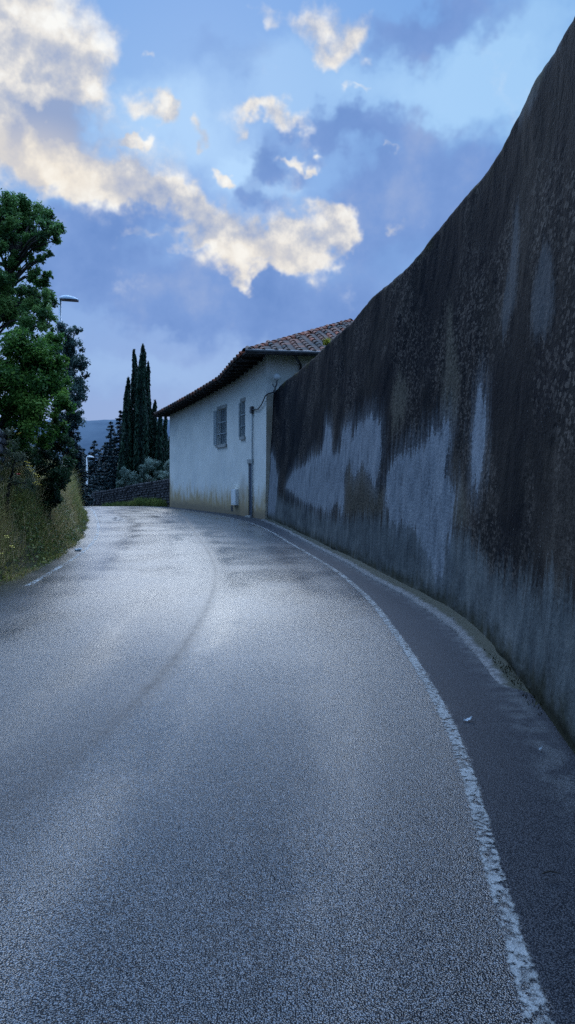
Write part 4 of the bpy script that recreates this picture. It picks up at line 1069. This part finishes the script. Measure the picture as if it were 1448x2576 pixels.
# cypresses
def cypress(base, ztop, R, seed, label, mat=m_cyp):
    t_ = thing('cypress_tree', base, label, 'cypress', 'cypresses beyond the house'); rg = np.random.default_rng(seed); base = np.array(base, float)
    b = MB(); b.tube([base - [0, 0, .3], base + [0, 0, 2.0], [base[0], base[1], ztop - .3]], [.16, .12, .03], 7); b.build('trunk', m_bark, t_, smooth_shade=True)
    H_ = ztop - base[2]; n = int(6500 * max(R, .4) * H_ / 10)
    f_ = rg.random(n) ** .9; a = rg.uniform(0, 2 * math.pi, n)
    pr = R * np.minimum(1, (1 - f_) ** .62 * 1.25) * np.minimum(1, .75 + f_ * 2)
    lob = 1 + .14 * np.sin(a * 5 + seed) + .10 * vnoise(a * 2 + seed, f_ * 9, 3)
    # ragged leader at the very top
    top_ = f_ > .94
    rr_ = pr * lob * (1 - .35 * rg.random(n) ** 2) * np.where(top_, rg.uniform(.2, 1.6, n), 1)
    sway = .12 * np.sin(f_ * 9 + seed) * smooth(.85, 1, f_)
    pos = np.stack([base[0] + rr_ * np.cos(a) + sway, base[1] + rr_ * np.sin(a), base[2] + f_ * H_ * 1.0 + rg.normal(0, .06, n)], -1)
    outw = np.stack([np.cos(a), np.sin(a), .25 + 0 * a], -1)
    V, F = leaf_quads(pos, unit(outw + rg.normal(0, .45, (n, 3))), rg.uniform(.22, .5, n), .34, rg, np.array([0, 0, 1.]) + rg.normal(0, .22, (n, 3)) + outw * .15)
    T = np.clip(.42 + .30 * np.sin(a * 5 + seed) + rg.normal(0, .17, n), 0, 1)
    mesh_obj('crown', V, F, mat, t_, attrs={'tint': np.repeat(T, 4)})
for x, yt, R, d_, lab in [(320, 955, .46, 60, 'slim cypress left of the pair, with a crooked bare tip'),
                          (341, 884, .50, 61, 'tall cypress whose wispy tip is second highest'),
                          (358, 871, .62, 60, 'tallest cypress of the group beyond the house'),
                          (370, 918, .46, 62, 'cypress tucked against the right side of the tallest one'),
                          (388, 1012, .42, 61, 'short cypress just left of the house eaves'),
                          (402, 1040, .40, 60, 'cypress showing its top at the tip of the eaves'),
                          (414, 1048, .38, 62, 'slender cypress under the overhanging eaves corner'),
                          (428, 1105, .42, 64, 'low cypress partly hidden by the far house corner'),
                          (308, 1120, .45, 59, 'short cypress at the left foot of the group')]:
    p = at(x, yt, d_); cypress((p[0], d_, gz(p[0], d_) - .1), p[2], R * 1.22, int(x), lab)

# ------------------------------------------------------------------ verge growth
m_grass, k, out = new_mat('dry_and_green_grass')
t = k.attr('tint')
gcol = k.ramp(t, [(.0, (.06, .11, .035, 1)), (.3, (.17, .20, .055, 1)), (.55, (.36, .29, .10, 1)), (.8, (.48, .35, .19, 1)), (1, (.55, .45, .28, 1))])
dd_ = k.n('ShaderNodeBsdfPrincipled', {'Base Color': gcol, 'Roughness': .7, 'Specular IOR Level': .15}); tr_ = k.n('ShaderNodeBsdfTranslucent', {'Color': gcol})
mx = k.n('ShaderNodeMixShader', {0: .45, 1: dd_.outputs[0], 2: tr_.outputs[0]}); k.t.links.new(mx.outputs[0], out.inputs[0])
def blades(x, y, z, hgt, wid, lean, seed, tint):
    rg = np.random.default_rng(seed); n = len(x); a = rg.uniform(0, 2 * math.pi, n); s = np.stack([np.cos(a), np.sin(a), 0 * a], -1); ld = rg.uniform(0, 2 * math.pi, n)
    l = np.stack([np.cos(ld), np.sin(ld), 0 * a], -1) * (lean * hgt * rg.uniform(.2, 1, n))[:, None]
    p0 = np.stack([x, y, z], -1); up_ = np.array([0, 0, 1.])
    p1 = p0 + up_ * (hgt * .6)[:, None] + l * .4; p2 = p0 + up_ * (hgt * (1 - .15 * lean))[:, None] + l
    w_ = (wid * .5)[:, None]
    V = np.stack([p0 - s * w_, p0 + s * w_, p1 + s * w_ * .8, p1 - s * w_ * .8, p2 + s * w_ * .15, p2 - s * w_ * .15], 1).reshape(-1, 3)
    b_ = np.arange(n)[:, None] * 6
    F = np.concatenate([b_ + np.array([[0, 1, 2, 3]]), b_ + np.array([[3, 2, 4, 5]])], 0)
    return V, F, np.repeat(tint, 6)
rg = np.random.default_rng(5)
n = 52000; gy_ = 7.0 + 36 * rg.random(n) ** 1.25; ge = .02 + 1.15 * rg.random(n) ** .9
gx_ = XLEFT(gy_) - ge; fade = 1 - smooth(30, 43, gy_)
gz_ = ground_z(gx_, gy_) - .03
hg = (.12 + .42 * smooth(.1, .95, ge) * rg.uniform(.4, 1.4, n)) * (1 - .25 * (1 - fade)) * (1 + .6 * vnoise(gx_ * 1.1, gy_ * .8, 41) + .35 * vnoise(gx_ * 3.1, gy_ * 2.3, 44))
tn = np.clip(.50 + .30 * vnoise(gx_ * .9, gy_ * .55, 42) + .12 * vnoise(gx_ * 3, gy_ * 2, 43) + rg.normal(0, .17, n), 0, 1)
V, F, T = blades(gx_, gy_, gz_, np.maximum(hg, .08), rg.uniform(.006, .015, n), .95, 6, tn)
props(mesh_obj('wild_grass', V, F, m_grass, attrs={'tint': T}), 'brown and green wild grass covering the left roadside bank', 'grass', kind='stuff')
# taller seed stems standing out of the bank
n = 2600; sy_ = 8 + 28 * rg.random(n) ** 1.1; se = .25 + .95 * rg.random(n); sx_ = XLEFT(sy_) - se; sz_ = ground_z(sx_, sy_) - .02
V, F, T = blades(sx_, sy_, sz_, rg.uniform(.4, 1.0, n) * (.55 + .6 * smooth(.2, 1, se)), rg.uniform(.006, .012, n), .45, 16, np.clip(rg.normal(.68, .18, n), 0, 1))
props(mesh_obj('seed_stems', V, F, m_grass, attrs={'tint': T}), 'tall dry seed stems standing out of the left roadside bank', 'grass', kind='stuff')
# leafy weeds
m_weed = leaf_mat('weed_leaves', (.035, .075, .022), (.14, .18, .045), (.40, .35, .07), .2)
n = 30000; wy_ = 7.5 + 30 * rg.random(n) ** 1.2; we = -.02 + 1.2 * rg.random(n)
wx_ = XLEFT(wy_) - we; keep = vnoise(wx_ * 1.4, wy_ * .9, 45) + rg.normal(0, .35, n) > -.15; wx_, wy_, we = wx_[keep], wy_[keep], we[keep]; n = len(wx_)
wz_ = ground_z(wx_, wy_) + (.04 + .42 * smooth(0, .6, we) * (1 + .5 * vnoise(wx_ * 1.2, wy_ * .9, 46))) * rg.random(n) ** .6
nn = unit(rg.normal(size=(n, 3)) * .7 + np.array([.4, -.3, .6]))
V, F = leaf_quads(np.stack([wx_, wy_, wz_], -1), nn, rg.uniform(.035, .085, n), .55, rg)
tn = np.clip(.40 + .35 * smooth(.7, .0, we) * smooth(17, 9, wy_) + .2 * vnoise(wx_ * 1.5, wy_, 47) + rg.normal(0, .17, n), 0, 1)
props(mesh_obj('weeds', V, F, m_weed, attrs={'tint': np.repeat(tn, 4)}), 'low leafy weeds with yellowing leaves along the left road edge', 'weeds', kind='stuff')
# green verge under the low wall
n = 9000; s_ = rg.random(n) ** .8; vy = 42.8 + 11 * s_; vx = np.interp(vy, [q[1] for q in lpath], [q[0] for q in lpath]) - rg.uniform(.05, .75, n)
vz = np.maximum(ground_z(vx, vy), ZR(vy) - .03) - .02
V, F, T = blades(vx, vy, vz, rg.uniform(.2, .62, n) * (1 + .3 * vnoise(vx, vy, 3)), rg.uniform(.02, .04, n), .5, 8, np.clip(.22 + .12 * vnoise(vx * 1.2, vy, 4) + rg.normal(0, .09, n), 0, 1))
props(mesh_obj('verge_grass', V, F, m_grass, attrs={'tint': T}), 'green grass verge at the foot of the low far stone wall', 'grass', kind='stuff')
# moss and grass in the kerb joint
n = 2600; qy = rg.uniform(3.5, 27.8, n); dens = vnoise(qy * 1.3, qy * 0, 51) + rg.normal(0, .3, n) > -.05; qy = qy[dens]; n = len(qy)
qx = XWALL(qy) - rg.uniform(.0, .09, n); qz = road_z(qx, qy) + .03
V, F, T = blades(qx, qy, qz, rg.uniform(.01, .035, n), rg.uniform(.005, .011, n), .8, 9, np.clip(rg.normal(.3, .25, n), 0, 1))
m_kg = leaf_mat('dull_moss', (.012, .014, .006), (.035, .036, .016), (.08, .07, .03), .1)
props(mesh_obj('kerb_grass', V, F, m_kg, attrs={'tint': T}), 'thin grass and moss growing where the kerb meets the garden wall', 'grass', kind='stuff')

# flowers
m_yel = simple_mat('yellow_petals', (.62, .45, .04), (.75, .58, .10), 20, .6)
m_red = simple_mat('red_petals', (.50, .02, .015), (.65, .04, .02), 20, .6)
m_stem = simple_mat('green_stem', (.04, .07, .02), (.07, .11, .03), 10, .7)
def flower_head(mb, c, r, n=5, cup=.4):
    for i in range(n):
        a = 2 * math.pi * i / n; d_ = np.array([math.cos(a), math.sin(a), cup]); s_ = np.array([-math.sin(a), math.cos(a), 0])
        V = [np.array(c), c + d_ * r * .6 + s_ * r * .42, c + d_ * r * 1.05 + s_ * r * .12, c + d_ * r * 1.05 - s_ * r * .12, c + d_ * r * .6 - s_ * r * .42]
        mb.add(V, [(0, 1, 2, 3, 4)])
def flowers(name, spots, d, r, mat, label, cat, group=None, cup=.4):
    pts_ = [at(x, y, d + dx) for x, y, dx in spots]; cx = np.mean([p[0] for p in pts_]); bz = gz(cx, d)
    t_ = thing(name, (cx, d, bz), label, cat, group)
    sm, hm = MB(), MB(); base = np.array([cx, d, bz])
    for p in pts_:
        sm.tube([p + [(cx - p[0]) * .5 - .03, .03, -.34], p + [-.02, .01, -.16], p], [.003, .003, .002], 5, cap=False); flower_head(hm, p, r, 5, cup)
    sm.build('stem', m_stem, t_); hm.build('blossoms' if len(pts_) > 1 else 'blossom', mat, t_)
YG = 'yellow flowers on the left bank'
flowers('yellow_flowers', [(66, 1162, 0), (72, 1165, .1), (70, 1172, 0), (78, 1174, .1), (74, 1180, 0), (82, 1183, .1), (78, 1186, 0), (88, 1192, 0), (94, 1195, .1), (98, 1200, 0), (90, 1200, .05)], 12.6, .035, m_yel,
        'tall spike of yellow flowers beside the dark shrub', 'flowers', YG)
flowers('yellow_flowers', [(86, 1216, 0), (92, 1213, .1), (97, 1217, 0), (101, 1221, .1), (90, 1221, 0)], 12.4, .03, m_yel, 'small cluster of yellow flowers low in the brown grass', 'flowers', YG)
flowers('yellow_flowers', [(32, 1078, 0), (38, 1082, .1), (50, 1090, 0), (46, 1093, 0)], 12.8, .028, m_yel, 'pale yellow flowers highest on the bank near the stone wall', 'flowers', YG)
flowers('yellow_flowers', [(16, 1350, 0), (19, 1354, .05), (29, 1375, 0), (33, 1379, 0), (4, 1394, 0)], 10.6, .034, m_yel, 'yellow flowers near the road at the left edge of the picture', 'flowers', YG)
flowers('poppy', [(47, 1195, 0)], 12.3, .036, m_red, 'single red poppy in the weeds on the left bank', 'poppy', cup=.7)

# yellow plant on the wall coping
yp = at(822, 862, float(wall_hit(822, .30)[1]))
yp[2] = float(np.interp(wall_hit(822, .3)[0], WU, TOP)) - .01
V, F, T = blades(yp[0] + RNG.normal(0, .05, 90), yp[1] + RNG.normal(0, .07, 90), np.full(90, yp[2]), RNG.uniform(.08, .2, 90), np.full(90, .022), .9, 12, RNG.random(90))
m_moss = leaf_mat('yellow_green_moss', (.10, .10, .01), (.30, .28, .02), (.45, .42, .05), .2)
props(mesh_obj('moss_tuft', V, F, m_moss, loc=yp, attrs={'tint': T}), 'bright yellow-green tuft growing on top of the garden wall by the roof', 'plant', kind='stuff')

# litter and stone
m_paper = simple_mat('pale_feather', (.55, .60, .64), (.70, .74, .76), 30, .7)
def scrap(name, x, y, L, wd, rot, label, cat):
    gx0, gy0 = gp(x, y); z0 = float(road_z(np.array(gx0), np.array(gy0))) + .004
    V, F = [], []; n_ = 9
    for i in range(n_):
        s_ = i / (n_ - 1); w_ = wd * math.sin(math.pi * min(s_ * .92 + .08, 1)) * (.6 + .4 * math.sin(s_ * 23) ** 2)
        for q in (-1, 0, 1):
            lx = (s_ - .5) * L; ly = q * w_ * .5
            V.append((gx0 + lx * math.cos(rot) - ly * math.sin(rot), gy0 + lx * math.sin(rot) + ly * math.cos(rot), z0 + .004 + .018 * s_ * s_ + (.010 if q == 0 else 0) + .004 * math.sin(i * 2.1 + q)))
    for i in range(n_ - 1):
        for q in (0, 1): F.append((i * 3 + q, i * 3 + q + 1, (i + 1) * 3 + q + 1, (i + 1) * 3 + q))
    o = mesh_obj(name, V, F, m_paper, loc=(gx0, gy0, z0)); props(o, label, cat)
scrap('feather', 1178, 1815, .062, .024, .15, 'pale bluish feather lying on the asphalt right of the white line', 'feather')
scrap('litter_scrap', 1361, 1889, .020, .007, -.7, 'tiny white scrap of litter near the kerb by the wall', 'litter')
sx0, sy0 = gp(198, 1386)
b = MB(); sphere(b, (sx0, sy0, .025), .06, 10, 7, (1.3, .8, .6))
b.v = [tuple(np.array(v) + .010 * np.array([math.sin(v[1] * 40 + v[2] * 25), math.cos(v[0] * 33), math.sin(v[0] * 50)])) for v in b.v]
props(b.build('edge_stone', m_white, loc=(sx0, sy0, 0)), 'pale loose stone at the left edge of the road below the weeds', 'stone')
tw_ = MB(); g0 = gp(1083, 1605 + 0)
for (x, y, L, a) in [(1300, 2000, .05, .1)]:
    q = gp(1437, 2205); q = (q[0] * .9, q[1])
    tw_.tube([(q[0], q[1], .012), (q[0] + .03, q[1] + .006, .018), (q[0] + .07, q[1], .012)], [.003, .003, .002], 5)
props(tw_.build('twig', m_bark, loc=(q[0], q[1], 0)), 'small dark twig lying on the asphalt at the lower right', 'twig')
